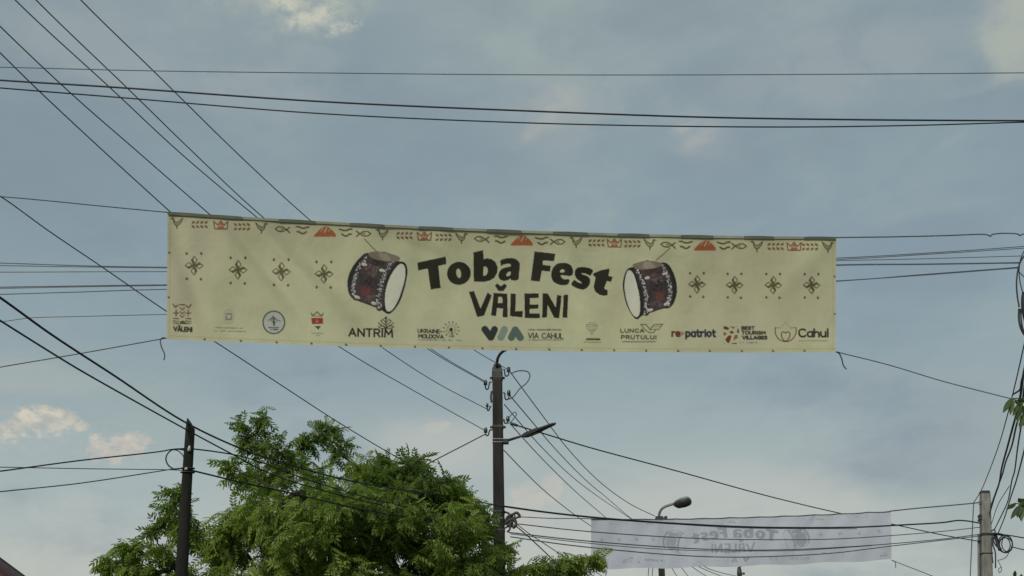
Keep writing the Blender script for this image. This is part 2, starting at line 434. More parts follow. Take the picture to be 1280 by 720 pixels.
poly(C5([(222, 535), (262, 533), (256, 662), (312, 660), (308, 706), (218, 698)]), INK)
poly(B7([(112, 445), (242, 445), (240, 485), (160, 488), (160, 545), (238, 545), (236, 582), (158, 585), (158, 625), (250, 625), (253, 668), (115, 668)]), INK)
poly(B7([(275, 445), (322, 445), (394, 572), (405, 457), (447, 467), (425, 668), (380, 664), (320, 548), (315, 662), (272, 662)]), INK)
poly(B7([(465, 455), (505, 457), (498, 665), (455, 662)]), INK)

# -- the two drums (a body, black hoops, ornament bands, pale head, a cymbal and its stick)
def drum(T, outer, body, bands, blotches, lugs, head, cym, cymtop, nub, stick, lug_r, seed):
    rs = np.random.RandomState(seed)
    line(T(stick), 1.1, (.14, .11, .08), .8)
    poly(smoothed(T(outer), 3), (.012, .011, .010))
    poly(smoothed(T(body), 3), (.060, .042, .044))
    for (x, y, rx, ry, cl, k) in blotches:
        for _ in range(26):
            a = rs.uniform(0, 2 * math.pi); q = rs.uniform(0, 1) ** .6
            poly(T(ell(x + rx * q * math.cos(a), y + ry * q * math.sin(a), rs.uniform(6, 17), rs.uniform(5, 13), rs.uniform(0, 180), 10)), tuple(v * rs.uniform(.6, 1.5) for v in cl), k * .75)
    for (axis, wd) in bands:
        ax = catmull(axis, 6)
        pp = T(ax); line(pp, wd * 1.15, (.035, .032, .035), .9)
        for i, (x, y) in enumerate(ax):
            for _ in range(4):
                qx, qy = T([(x + rs.uniform(-.42, .42) * wd * 6.3, y + rs.uniform(-14, 14))])[0]
                g_ = rs.uniform(.30, .80); poly(ell(qx, qy, rs.uniform(.45, 1.1), rs.uniform(.35, .8), rs.uniform(0, 180), 8), (g_, g_, g_ * 1.04), .9)
    for (x, y, r_) in lugs:
        poly(T(ell(x, y, lug_r, lug_r * .55, r_)), (.62, .61, .56)); poly(T(ell(x + 3, y + 5, lug_r * .6, lug_r * .25, r_)), (.2, .19, .18), .6)
    poly(smoothed(T(head), 3), (.012, .011, .010))
    hc = np.mean(np.array(head), 0)
    poly(smoothed(T([(hc[0] + (x - hc[0]) * .90, hc[1] + (y - hc[1]) * .955) for x, y in head]), 3), (.60, .61, .53))
    poly(smoothed(T(cym), 3), (.20, .165, .125)); poly(smoothed(T(cymtop), 3), (.36, .32, .25), .55)
    poly(T(ell(*nub)), (.30, .26, .20)); poly(T(ell(nub[0], nub[1] - nub[3] * .8, nub[2] * .8, nub[3] * .35)), (.03, .03, .03))
drum(lambda p: Z(425, 285, 6.26, p),
     [(215, 193), (150, 240), (100, 300), (65, 380), (58, 450), (72, 520), (110, 560), (150, 575), (250, 612), (330, 645), (372, 673), (412, 655), (460, 592), (500, 490), (526, 370), (525, 310), (505, 270), (455, 258), (330, 230)],
     [(222, 218), (395, 268), (438, 268), (385, 345), (345, 470), (332, 640), (250, 604), (150, 566), (98, 500), (96, 430), (120, 350), (165, 280)],
     [([(205, 225), (150, 310), (115, 400), (100, 470), (120, 545)], 5.0), ([(415, 262), (355, 350), (318, 450), (300, 560), (310, 625)], 6.0)],
     [(250, 330, 55, 50, (.17, .11, .12), .8), (235, 430, 55, 40, (.02, .018, .018), .9), (200, 490, 38, 40, (.17, .045, .045), .7), (300, 270, 60, 22, (.02, .018, .018), .9), (230, 545, 60, 25, (.10, .085, .085), .6), (165, 400, 12, 60, (.03, .03, .03), .7), (285, 440, 10, 70, (.03, .03, .03), .8)],
     [(190, 286, 15), (328, 332, 15), (135, 542, 20), (265, 590, 20)],
     [(470, 275), (505, 280), (520, 320), (518, 385), (495, 470), (458, 570), (410, 645), (374, 662), (350, 640), (342, 560), (352, 480), (378, 400), (420, 325)],
     [(218, 200), (260, 185), (340, 188), (440, 214), (472, 240), (440, 262), (350, 260), (255, 236)], [(300, 200), (350, 190), (400, 250), (340, 252)], (345, 203, 18, 14), [(190, 85), (288, 188)], 22, 3)
drum(lambda p: Z(770, 300, 6.86, p),
     [(110, 240), (75, 290), (58, 380), (70, 480), (100, 580), (150, 660), (185, 680), (225, 650), (310, 620), (400, 590), (450, 586), (490, 550), (517, 480), (522, 390), (500, 300), (460, 222), (410, 192), (300, 210), (160, 232)],
     [(165, 245), (300, 225), (410, 205), (455, 290), (480, 380), (478, 470), (455, 555), (400, 582), (300, 612), (235, 640), (245, 500), (220, 370)],
     [([(178, 252), (225, 350), (255, 450), (262, 550), (258, 622)], 6.0), ([(410, 225), (445, 310), (463, 400), (460, 490), (445, 550)], 5.5)],
     [(345, 330, 55, 50, (.15, .10, .11), .8), (365, 400, 60, 38, (.02, .018, .018), .9), (365, 490, 50, 42, (.17, .045, .045), .7), (310, 265, 75, 22, (.05, .02, .02), .9), (345, 550, 60, 22, (.10, .085, .085), .6), (300, 430, 10, 80, (.03, .03, .03), .8), (425, 410, 9, 80, (.03, .03, .03), .8)],
     [(268, 325, -10), (418, 290, -10), (430, 550, -15), (296, 600, -15)],
     [(108, 248), (80, 290), (66, 380), (76, 480), (108, 585), (152, 655), (190, 668), (212, 620), (210, 500), (184, 380), (150, 282)],
     [(140, 214), (200, 188), (265, 178), (350, 185), (402, 212), (330, 242), (200, 254), (165, 240)], [(240, 190), (290, 186), (340, 236), (240, 244)], (268, 190, 20, 14), [(345, 175), (465, 70)], 22, 5)

# -- stitched flowers
def flower(cx, cy, s=1.0, k=1.0):
    for q in range(4):
        R_ = lambda pts: [(cx + s * (x * math.cos(q * math.pi / 2) - y * math.sin(q * math.pi / 2)), cy + s * 1.04 * (x * math.sin(q * math.pi / 2) + y * math.cos(q * math.pi / 2))) for x, y in pts]
        line(R_([(0, -.3), (-3.6, -6.2), (0, -11.2), (3.8, -6.6), (0, -.3)]), 1.05, BROWN, k)
        poly(R_([(0, -.3), (-3.6, -6.2), (-.4, -11), (-.7, -7.4)]), BROWN, k); line(R_([(0, 0), (.2, -4.4)]), 1.3, BROWN, k)
    for x, y in ((-9.4, -15), (9.0, -15), (-9.2, 16.5), (8.4, 17)):
        poly([(cx + s * x - 2 * s, cy + s * y), (cx + s * x, cy + s * y - 2.4 * s), (cx + s * x + 2 * s, cy + s * y), (cx + s * x, cy + s * y + 2.4 * s)], BROWN, k)
for (x, y) in ((242.7, 332), (297.6, 337.3), (351.7, 339.6), (405, 342.4)): flower(x, y)
for (x, y) in ((871.3, 355.5), (918.3, 356.4), (966.6, 356.4), (1014.6, 356.6)): flower(x, y, .93)

# -- the running border
OL = (.092, .074, .031)
def bird(x, y, f=1):
    q = lambda pts: [(x + f * a, y + b_ + .04 * f * a) for a, b_ in pts]
    o_ = [(-6.5, -5.6), (-5, -6.6), (-3.6, -5), (-3, -2), (-.5, -.6), (3, -2.4), (7.6, -6.6), (6, -2), (3.4, 1.6), (1, 3.4), (-1.6, 3.2), (-3.6, .6), (-4.6, -3.4), (-6.5, -5.6)]
    poly(q(o_), OL, .5); line(q(o_), .9, OL); line(q([(-7.6, -5), (-5, -5.6)]), 1.1, OL); line(q([(0, 3), (.2, 6.6)]), 1.3, OL)
def fish(x, y, f=1):
    q = lambda pts: [(x + f * a, y + b_ + .04 * f * a) for a, b_ in pts]
    line(q([(-9, 0), (-5, -2.9), (0, -2.6), (5, .4), (0, 3.2), (-5, 2.9), (-9, 0)]), 1.3, OL); poly(q([(-4, -2), (3, 0), (-3, 2.6), (-1, 0)]), OL, .75); line(q([(5, .4), (9, -2.6)]), 1.5, OL); line(q([(5, .4), (9, 4)]), 1.5, OL)
def waves(x, y, f=1):
    q = lambda pts: [(x + f * a, y + b_) for a, b_ in pts]
    line(q([(-8, -4.4), (-5.4, -4.6), (-1, -2.6), (2, -2.6), (7.6, -4.2)]), 1.8, OL); line(q([(-7, 1.8), (-4.5, 2), (-1.5, 4.2), (1.5, 4), (4.5, 2)]), 1.8, OL)
def loaf(x, y):
    poly([(x - 14, y + 6.5), (x - 13, y + 4), (x - 6, y - 3), (x + .5, y - 6.5), (x + 5, y - 5.6), (x + 10, y - 1), (x + 13.5, y + 3), (x + 13.8, y + 6.5)], RUST)
    line([(x - .5, y + .8), (x + 2.4, y - 4.5)], 1.2, FAB, .75); line([(x - 5, y), (x - 2.2, y - 4)], .9, FAB, .45); line([(x + 4.4, y - .6), (x + 7, y - 3)], .9, FAB, .45)
def wheat(x, y, f=1):
    for i in range(4):
        a = x + f * (-8.4 + 5.4 * i); cl = (.22, .085, .038) if i % 2 else (.13, .085, .035)
        poly([(a - f * .6, y - .6), (a + f * .6, y - 3.8), (a + f * 4.2, y - 4.8), (a + f * 3.4, y - 1.4)], cl, .95)
        poly([(a - f * .6, y + .8), (a + f * .6, y + 4.0), (a + f * 4.2, y + 4.9), (a + f * 3.4, y + 1.6)], cl, .95)
def crown(x, y):
    line([(x - 9, y - 5), (x - 7.6, y + 4.5), (x + 7.8, y + 4.8), (x + 9, y - 5)], 1.2, (.20, .08, .04)); line([(x - 9, y - 5), (x - 4, y - .5), (x, y - 5.5), (x + 4, y - .3), (x + 9, y - 5)], 1.2, (.20, .08, .04))
    poly([(x - 5, y + 4), (x - 2, y - 1), (x, y - 4.5), (x + 2.2, y - 1), (x + 5, y + 4)], RUST, .9); line([(x - 1.4, y + .5), (x + 1.4, y + .5)], 1, FAB, .8)
seq = "b221 w248 c276 v304 B327 f353 a378.5 l406 A432 F454.5 b478 w504 c530.5 v556 B577 f602 a626.5 l652 A677 F697 b720 w744 c768 v792 B812.5 f835 a857.5 l881 A904.5 F924 b946 w968 c992.5 v1014 B1035"
for tk in seq.split():
    k_, x = tk[0], float(tk[1:]); y = top_y(x) + 11.2 + (.8 if x < 260 else 0)
    if k_ == 'b': bird(x, y)
    elif k_ == 'B': bird(x, y, -1)
    elif k_ == 'f': fish(x, y)
    elif k_ == 'F': fish(x, y, -1)
    elif k_ == 'a': waves(x, y)
    elif k_ == 'A': waves(x, y, -1)
    elif k_ == 'l': loaf(x, y)
    elif k_ == 'w': wheat(x, y)
    elif k_ == 'v': wheat(x, y, -1)
    elif k_ == 'c': crown(x, y)

# -- a stroke alphabet for the sponsors' row: each letter on a 0..w x 0..1 grid, y down
o4 = [(.0, .28), (.12, .07), (.38, 0), (.64, .07), (.76, .28), (.76, .72), (.64, .93), (.38, 1), (.12, .93), (0, .72), (0, .28)]
GL = {
 'A': (.74, [[(0, 1), (.37, 0), (.74, 1)], [(.13, .68), (.61, .68)]]), 'B': (.6, [[(0, 0), (0, 1), (.42, 1), (.6, .86), (.6, .64), (.42, .48), (0, .48)], [(0, 0), (.4, 0), (.55, .12), (.55, .36), (.42, .48)]]),
 'C': (.7, [[(.7, .16), (.5, .01), (.22, .03), (.03, .25), (0, .55), (.1, .85), (.32, 1), (.55, .98), (.7, .84)]]), 'D': (.7, [[(0, 0), (0, 1), (.36, 1), (.66, .8), (.7, .5), (.66, .2), (.36, 0), (0, 0)]]),
 'E': (.52, [[(.52, 0), (0, 0), (0, 1), (.52, 1)], [(0, .5), (.45, .5)]]), 'G': (.72, [[(.68, .16), (.45, 0), (.15, .08), (0, .35), (0, .65), (.15, .92), (.45, 1), (.7, .88), (.7, .56), (.42, .56)]]),
 'H': (.66, [[(0, 0), (0, 1)], [(.66, 0), (.66, 1)], [(0, .5), (.66, .5)]]), 'I': (.06, [[(.03, 0), (.03, 1)]]), 'K': (.62, [[(0, 0), (0, 1)], [(.58, 0), (0, .55)], [(.2, .4), (.62, 1)]]),
 'L': (.5, [[(0, 0), (0, 1), (.5, 1)]]), 'M': (.84, [[(0, 1), (.06, 0), (.42, .66), (.78, 0), (.84, 1)]]), 'N': (.68, [[(0, 1), (0, 0), (.68, 1), (.68, 0)]]), 'O': (.76, [o4]),
 'P': (.58, [[(0, 1), (0, 0), (.4, 0), (.58, .14), (.58, .42), (.4, .56), (0, .56)]]), 'R': (.6, [[(0, 1), (0, 0), (.4, 0), (.57, .13), (.57, .38), (.4, .52), (0, .52)], [(.3, .52), (.6, 1)]]),
 'S': (.56, [[(.54, .13), (.36, 0), (.12, .04), (.02, .22), (.12, .42), (.44, .55), (.56, .75), (.44, .96), (.2, 1), (0, .86)]]), 'T': (.62, [[(0, 0), (.62, 0)], [(.31, 0), (.31, 1)]]),
 'U': (.66, [[(0, 0), (0, .7), (.12, .94), (.33, 1), (.54, .94), (.66, .7), (.66, 0)]]), 'V': (.72, [[(0, 0), (.36, 1), (.72, 0)]]), '-': (.35, [[(0, .55), (.35, .55)]]), ' ': (.3, []),
 'a': (.52, [[(.5, .4), (.3, .33), (.06, .44), (0, .68), (.1, .94), (.3, 1), (.5, .88)], [(.52, .34), (.52, 1)]]), 'h': (.5, [[(0, 0), (0, 1)], [(0, .55), (.2, .36), (.42, .4), (.5, .6), (.5, 1)]]),
 'u': (.5, [[(0, .35), (0, .78), (.12, .98), (.34, .98), (.5, .8)], [(.5, .35), (.5, 1)]]), 'l': (.06, [[(.03, 0), (.03, 1)]]), 'r': (.34, [[(0, .35), (0, 1)], [(0, .58), (.15, .38), (.34, .36)]]),
 'e': (.52, [[(.02, .66), (.52, .66), (.46, .42), (.26, .33), (.06, .44), (0, .68), (.1, .92), (.3, 1), (.48, .93)]]), 'p': (.5, [[(0, .35), (0, 1.3)], [(0, .5), (.2, .34), (.42, .42), (.5, .66), (.42, .92), (.2, 1), (0, .86)]]),
 't': (.36, [[(.13, .1), (.13, .84), (.22, 1), (.36, .98)], [(0, .38), (.36, .38)]]), 'i': (.06, [[(.03, .35), (.03, 1)], [(.03, .1), (.03, .14)]]), 'o': (.52, [[(0, .66), (.08, .43), (.26, .33), (.44, .43), (.52, .66), (.44, .9), (.26, 1), (.08, .9), (0, .66)]]),
 'w': (.7, [[(0, .35), (.16, 1), (.35, .45), (.54, 1), (.7, .35)]]), 'n': (.48, [[(0, .35), (0, 1)], [(0, .55), (.2, .36), (.4, .4), (.48, .6), (.48, 1)]]), 'f': (.36, [[(.36, .02), (.2, 0), (.12, .14), (.12, 1)], [(0, .36), (.34, .36)]]),
 '~': (.62, [[(.0, 1), (.31, 0), (.62, 1)], [(.1, .68), (.52, .68)], [(.14, -.34), (.31, -.18), (.48, -.34)]]), '>': (.4, [[(0, .4), (.34, .68), (0, .96)]])}
def text(s, x, y, h, width, wd, col, k=1.0, slope=.03, gap=.22):
    """baseline-top at x, y; fitted to a given width"""
    tot = sum(GL[ch][0] for ch in s) + gap * (len(s) - 1)
    sx = width / tot; cur = 0.0
    for ch in s:
        gw, st = GL[ch]
        for ln in st:
            line([(x + (cur + a) * sx, y + b_ * h + slope * (cur + a) * sx) for a, b_ in ln], wd, col, k)
        cur += gw + gap
def tiny(x, y, width, h=1.3, col=(.10, .10, .075), k=.6, seed=0, slope=.02):
    """a row of print too fine to read"""
    rs = np.random.RandomState(seed); cx = 0
    while cx < width:
        l = rs.uniform(.9, 1.9)
        if rs.rand() > .14: line([(x + cx, y + slope * cx + rs.uniform(-.15, .15)), (x + cx + l * .55, y + slope * cx + rs.uniform(-.15, .15))], h * rs.uniform(.7, 1.0), col, k * rs.uniform(.6, 1))
        cx += l
DK = (.045, .040, .024)
# 1: the village's own mark
for (cx, cy, kind) in ((219.5, 382.5, 'b'), (235.5, 383, 'B')):
    f = 1 if kind == 'b' else -1
    line([(cx - 3.2 * f, cy - 2.2), (cx - .5 * f, cy + 1.6), (cx + 2.8 * f, cy - .8)], 1.5, (.16, .095, .045))
line([(224.8, 380.8), (230.6, 381)], 1.5, OL)
for yy in (386.5, 391.5, 396): line([(225.2, yy - 2), (227.8, yy + 1), (230.6, yy - 2)], 1.2, (.20, .08, .045)); 
for xx in (220.2, 235.2): line([(xx - 3.4, 391.3), (xx + 3.4, 391.5)], 1.2, (.16, .095, .045)); line([(xx, 387.8), (xx, 394.8)], 1.4, (.16, .095, .045))
for xx in (220, 235.5): line([(xx - 3, 398), (xx + 3, 398.4)], 1.3, OL); line([(xx - 3.6, 401.2), (xx + 3, 401.8)], 1.1, OL); line([(xx - 3.4, 404), (xx + 3, 404.4)], 1.1, OL)
poly([(223.5, 405), (225.5, 402), (228, 400.6), (231, 402), (233.4, 405.2)], (.10, .06, .035))
text('V~LENI', 217.4, 408.6, 5.0, 22.6, 1.5, (.035, .035, .018), 1, .04)
# 2: pale round crest and two rows of print
poly(ell(286, 395.8, 7.2, 9.8), (.36, .36, .30), .6); poly(ell(286, 395.8, 5.6, 8), FAB, .5)
for a in ((283, 392.5, 289.6, 392.6), (282.8, 395.4, 283, 399), (289.4, 395, 289.2, 398.6), (283.5, 399.4, 288.6, 399)): line([(a[0], a[1]), (a[2], a[3])], 1.5, (.11, .13, .15), .7)
tiny(268.8, 409.6, 36, 1.3, seed=1); tiny(267.4, 413.7, 39, 1.3, seed=2)
# 3: round white seal
poly(ell(342.3, 403, 14.4, 14.9), (.085, .095, .060)); poly(ell(342.3, 403, 12.6, 13.1), (.44, .46, .44))
line([(342.2, 399), (342.6, 406.6)], 1.7, DK, .9); poly([(337.4, 399.4), (341.4, 394), (346.6, 399.6)], (.09, .09, .08), .85)
line([(335, 400.6), (338, 399), (341, 403.5)], .9, DK, .7); line([(343.5, 403.5), (347, 400), (350.5, 401.5)], .9, DK, .7)
tiny(336.4, 409.5, 12, 1.6, DK, .8, 3, 0); tiny(338.8, 411.9, 7.6, 1.8, DK, .8, 4, 0)
# 4: red shield with a crown
line([(389, 391.5), (390.4, 394.2), (393, 393), (396.4, 389.6), (399.4, 393), (402.6, 394.4), (404, 391.5)], 1.2, (.11, .10, .055), .9); line([(390, 395), (403, 395.2)], .9, (.2, .08, .05), .8)
poly([(388.8, 397.2), (404, 397.4), (404, 405), (390, 405)], (.26, .035, .025)); poly([(394.2, 403), (396.4, 398.6), (398.8, 403)], (.42, .22, .17), .8)
poly([(392.4, 407.6), (401.4, 407.6), (399.4, 410), (397.6, 412.4), (395.8, 410)], (.035, .05, .016)); tiny(389.6, 416.4, 15, 1.2, seed=5); tiny(395.4, 419.2, 4.6, 1.1, seed=6)
# 5: ANTRIM with a stitched crown
text('ANTRIM', 436.4, 410.6, 9.2, 54, 1.9, (.022, .022, .012), 1, .028, .26)
poly(ell(482.4, 397.6, 1.7, 2.0), DK); line([(482.5, 399), (482.6, 409)], 1.2, DK)
for f in (-1, 1):
    line([(482.5, 403.8), (482.5 + 3.3 * f, 399.8)], .9, DK); line([(482.5, 407), (482.5 + 6 * f, 402)], .9, DK); line([(482.5, 409.6), (482.5 + 8.4 * f, 404.6)], 1.0, DK)
    line([(482.5, 410.6), (482.5 + 4 * f, 407.4), (482.5 + 9.4 * f, 408)], 1.0, DK); line([(482.5, 411), (482.5 + 5 * f, 410.6), (482.5 + 9 * f, 409.4)], 1.0, DK)
    for ax, ay in ((5.8, 400.6), (8.9, 403.8), (3.4, 398.8)): poly(ell(482.5 + ax * f, ay, 1.0, 1.0, n=10), DK)
# 6: UKRAINE-MOLDOVA
text('UKRAINE-', 522.4, 411.4, 4.2, 30, 1.1, DK, .95); text('MOLDOVA', 523.2, 418, 4.1, 31, 1.15, DK, .95); tiny(524, 424.6, 52, 1.4, seed=7)
for i in range(12):
    a = i * math.pi / 6 + .2; poly(ell(564.2 + 9.3 * math.cos(a), 411.6 + 9 * math.sin(a), 1.05, 1.05, n=10), (.10, .085, .04))
for i in range(24):
    a = i * math.pi / 12; line([(564.2 + 4 * math.cos(a), 411.6 + 4 * math.sin(a)), (564.2 + 6.8 * math.cos(a), 411.6 + 6.8 * math.sin(a))], .6, DK, .45)
poly(ell(563.8, 412, 2.3, 2.5), (.014, .014, .01)); line([(564.6, 413), (565.2, 421.8)], 1.1, DK, .9)
# 7: the V I A mark and VIA CAHUL
V = (.020, .030, .030)
line([(606, 411.6), (613.4, 421.6)], 7.2, V); line([(618.2, 411.8), (613.8, 421.6)], 7.2, V)
line([(630.4, 412), (626.2, 421.6)], 7.6, (.20, .27, .235)); line([(644.2, 412.4), (639.2, 421.8)], 7.4, (.085, .14, .125)); line([(644.2, 412.4), (650.4, 422)], 7.4, (.085, .14, .125))
tiny(660, 412.3, 42, 2.0, seed=8, slope=0); text('VIA CAHUL', 660.4, 416.4, 6.2, 43.4, 1.15, (.05, .05, .035), 1, .012); tiny(661, 425, 43, 1.4, seed=9, slope=0)
# 8: dotted heart
for j in range(7):
    hw = [4.4, 7.4, 7.6, 6.6, 5.0, 3.2, 1.4][j]; n_ = max(1, int(hw * 2 / 2.3))
    for i in range(n_):
        xx = 739.8 - hw + (i + .5) * 2 * hw / n_; poly(ell(xx, 403.2 + j * 2.4, 1.0, 1.0, n=8), (.20 - .018 * j, .22 - .02 * j, .165 - .018 * j), .9)
tiny(731.6, 424, 18, 2.4, DK, .95, 10, 0.01)
tiny(729, 427.6, 23, 1.2, seed=11)
# 9: LUNCA PRUTULUI with a bird and a wavy line
text('LUNCA', 776, 411.3, 4.2, 28.8, 1.2, (.06, .058, .035), 1, 0, .35); text('PRUTULUI', 776.8, 419.3, 4.2, 43.2, 1.2, (.06, .058, .035), 1, .008, .35)
line([(778 + i * 1.05, 427.2 + .55 * math.sin(i * 1.3)) for i in range(40)], .9, (.08, .08, .05), .9)
line([(800.8, 405.4), (807.2, 405.6), (813.8, 413)], .9, DK, .85); line([(800.8, 405.4), (806.4, 412.4), (812, 416), (817.4, 415.4), (820, 411.6)], .9, DK, .85)
line([(813, 412.4), (817.2, 405.8), (828.6, 405.2), (823.6, 411.6), (816, 412)], .9, DK, .85); line([(817, 408.6), (825.4, 407.4)], .7, DK, .7); line([(813, 412.6), (814.6, 409)], .8, DK, .8)
# 10: re>patriot
text('re', 840.2, 411.8, 8.6, 9.6, 2.1, (.13, .035, .022), 1, .01, .2); text('>', 851.6, 412.4, 6.6, 3.2, 1.3, (.26, .12, .08), 1); text('patriot', 857.6, 411.8, 8.8, 36.4, 2.1, (.018, .032, .045), 1, 0, .22)
# 11: BEST TOURISM VILLAGES with its mosaic
E8 = lambda pts: Z(895, 395, 8.533, pts)
for pts, cl in (([(80, 108), (118, 112), (142, 132), (130, 152), (84, 140)], (.10, .045, .02)), ([(150, 108), (205, 118), (190, 140), (160, 124)], (.22, .10, .045)), ([(140, 168), (168, 156), (192, 172), (180, 190), (158, 188)], (.12, .06, .025)),
                ([(78, 168), (116, 186), (84, 218)], (.18, .10, .05)), ([(232, 130), (246, 150), (244, 186), (222, 174)], (.05, .05, .02)), ([(150, 204), (168, 214), (140, 290), (118, 284), (98, 252), (126, 214)], (.15, .035, .018)),
                ([(196, 204), (228, 198), (236, 232), (182, 264)], (.24, .13, .06)), ([(162, 292), (216, 284), (228, 296), (165, 300)], (.06, .045, .02)), ([(86, 278), (98, 298), (88, 298)], (.1, .08, .04)), ([(252, 272), (262, 280), (258, 300)], (.1, .05, .02)), ([(204, 108), (222, 106), (214, 118)], (.2, .1, .05))):
    poly(E8(pts), cl)
text('BEST', 927.2, 408.4, 3.6, 15.6, 1.35, DK, .95, 0, .28); text('TOURISM', 927.4, 414.3, 3.5, 29.2, 1.3, DK, .95, 0, .26); text('VILLAGES', 928.2, 420.2, 3.7, 30.4, 1.4, DK, .95, 0, .26); tiny(929, 428.4, 17, 1.5, seed=12, slope=0)
# 12: Cahul with its apple-flower
for f in (-1, 1):
    X_ = lambda v: 982 + (v - 742) / 8.533 * f if f > 0 else 982 - (v - 742) / 8.533
    q = [(852, 124), (852, 180), (830, 230), (790, 262), (745, 272), (716, 250), (698, 215), (700, 180), (720, 170), (742, 182)]
    line([(X_(a), 395 + b_ / 8.533) for a, b_ in catmull(q, 3)], 1.1, (.12, .045, .028), .95)
    line([(X_(852), 395 + 124 / 8.533), (X_(790), 395 + 128 / 8.533)], .8, (.2, .1, .06), .7)
    line([(X_(786), 395 + 118 / 8.533), (X_(742), 395 + 66 / 8.533)], .6, (.25, .16, .1), .6)
text('Cahul', 998.6, 411.4, 9.6, 36.4, 1.9, (.020, .020, .014), 1, 0, .2); tiny(999, 426, 36, 1.3, (.12, .10, .07), .5, 13, 0)
# seams: a paler welded strip along the foot and sides
for x in range(212, 1044, 3):
    line([(x, bot_y(x) - 4.4), (x + 3, bot_y(x + 3) - 4.4)], .8, (.36, .34, .20), .5)
    line([(x, top_y(x) + 4.6), (x + 3, top_y(x + 3) + 4.6)], .8, (.36, .34, .20), .35)
line([(213, 272), (211.4, 424)], .8, (.36, .34, .21), .5); line([(1041.4, 300), (1041.6, 438)], .8, (.36, .34, .21), .5)

# ------------------------------------------------------------------ cloth of the banners
mb_ = bpy.data.materials.new("printed_vinyl"); mb_.use_nodes = True
n = NT(mb_.node_tree); pb = n.n['Principled BSDF']; mo = n.n['Material Output']
att = n.new('ShaderNodeAttribute', attribute_name='print')
geo = n.new('ShaderNodeNewGeometry'); co = n.new('ShaderNodeTexCoord').outputs['Object']
dirt = n.smooth(n.noise(co, 1.3, 6, .6, .4), .3, .75)
d2 = n.smooth(n.noise(co, .55, 4, .5, .5), .35, .65); d3 = n.smooth(n.noise(co, 5.5, 5, .6, .3), .35, .7)
frontc = n.mix(n.m('MULTIPLY', d2, .9), att.outputs['Color'], (.90, .86, .90), 'MULTIPLY')
frontc = n.mix(n.m('MULTIPLY', dirt, .8), frontc, (.90, .90, .84), 'MULTIPLY')
frontc = n.mix(n.m('MULTIPLY', d3, .35), frontc, (.86, .88, .84), 'MULTIPLY')
# printed black is never quite black on sun-bleached vinyl
frontc = n.mix(.006, frontc, (.5, .5, .4))
weave = n.noise(co, 320, 2, .5)
bw = n.new('ShaderNodeRGBToBW'); n.l.new(att.outputs['Color'], bw.inputs[0])
show = n.smooth(bw.outputs[0], .0, .34)      # only heavy ink shows through to the back
backc = n.mix(show, (.30, .325, .38), (.50, .545, .645))
backc = n.mix(n.m('MULTIPLY', dirt, .10), backc, (.42, .41, .40))
colr = n.mix(geo.outputs['Backfacing'], frontc, backc)
n.l.new(colr, pb.inputs['Base Color']); pb.inputs['Roughness'].default_value = .62; pb.inputs['Specular IOR Level'].default_value = .25
bp = n.new('ShaderNodeBump'); bp.inputs['Strength'].default_value = .5; bp.inputs['Distance'].default_value = .03
n.l.new(n.m('ADD', n.noise(co, 2.6, 5, .6, .8), n.m('MULTIPLY', weave, .02)), bp.inputs['Height']); n.l.new(bp.outputs[0], pb.inputs['Normal'])
tr = n.new('ShaderNodeBsdfTranslucent'); n.l.new(n.mix(1.0, colr, (.8, .85, .8), 'MULTIPLY'), tr.inputs['Color'])
mx = n.new('ShaderNodeMixShader'); mx.inputs[0].default_value = .30
n.l.new(pb.outputs[0], mx.inputs[1]); n.l.new(tr.outputs[0], mx.inputs[2])
tp = n.new('ShaderNodeBsdfTransparent'); mx2 = n.new('ShaderNodeMixShader')
n.l.new(n.m('MULTIPLY', geo.outputs['Backfacing'], .05), mx2.inputs[0])
n.l.new(mx.outputs[0], mx2.inputs[1]); n.l.new(tp.outputs[0], mx2.inputs[2]); n.l.new(mx2.outputs[0], mo.inputs[0])
M['vinyl'] = mb_
M['hem'] = mat('dark_olive_hem', (.085, .092, .060), .8, (.06, .068, .05), 4)
M['hem_pale'] = mat('pale_olive_hem', (.22, .225, .155), .8, (.16, .165, .12), 4)
M['grommet'] = mat('dull_eyelet', (.20, .195, .135), .5)

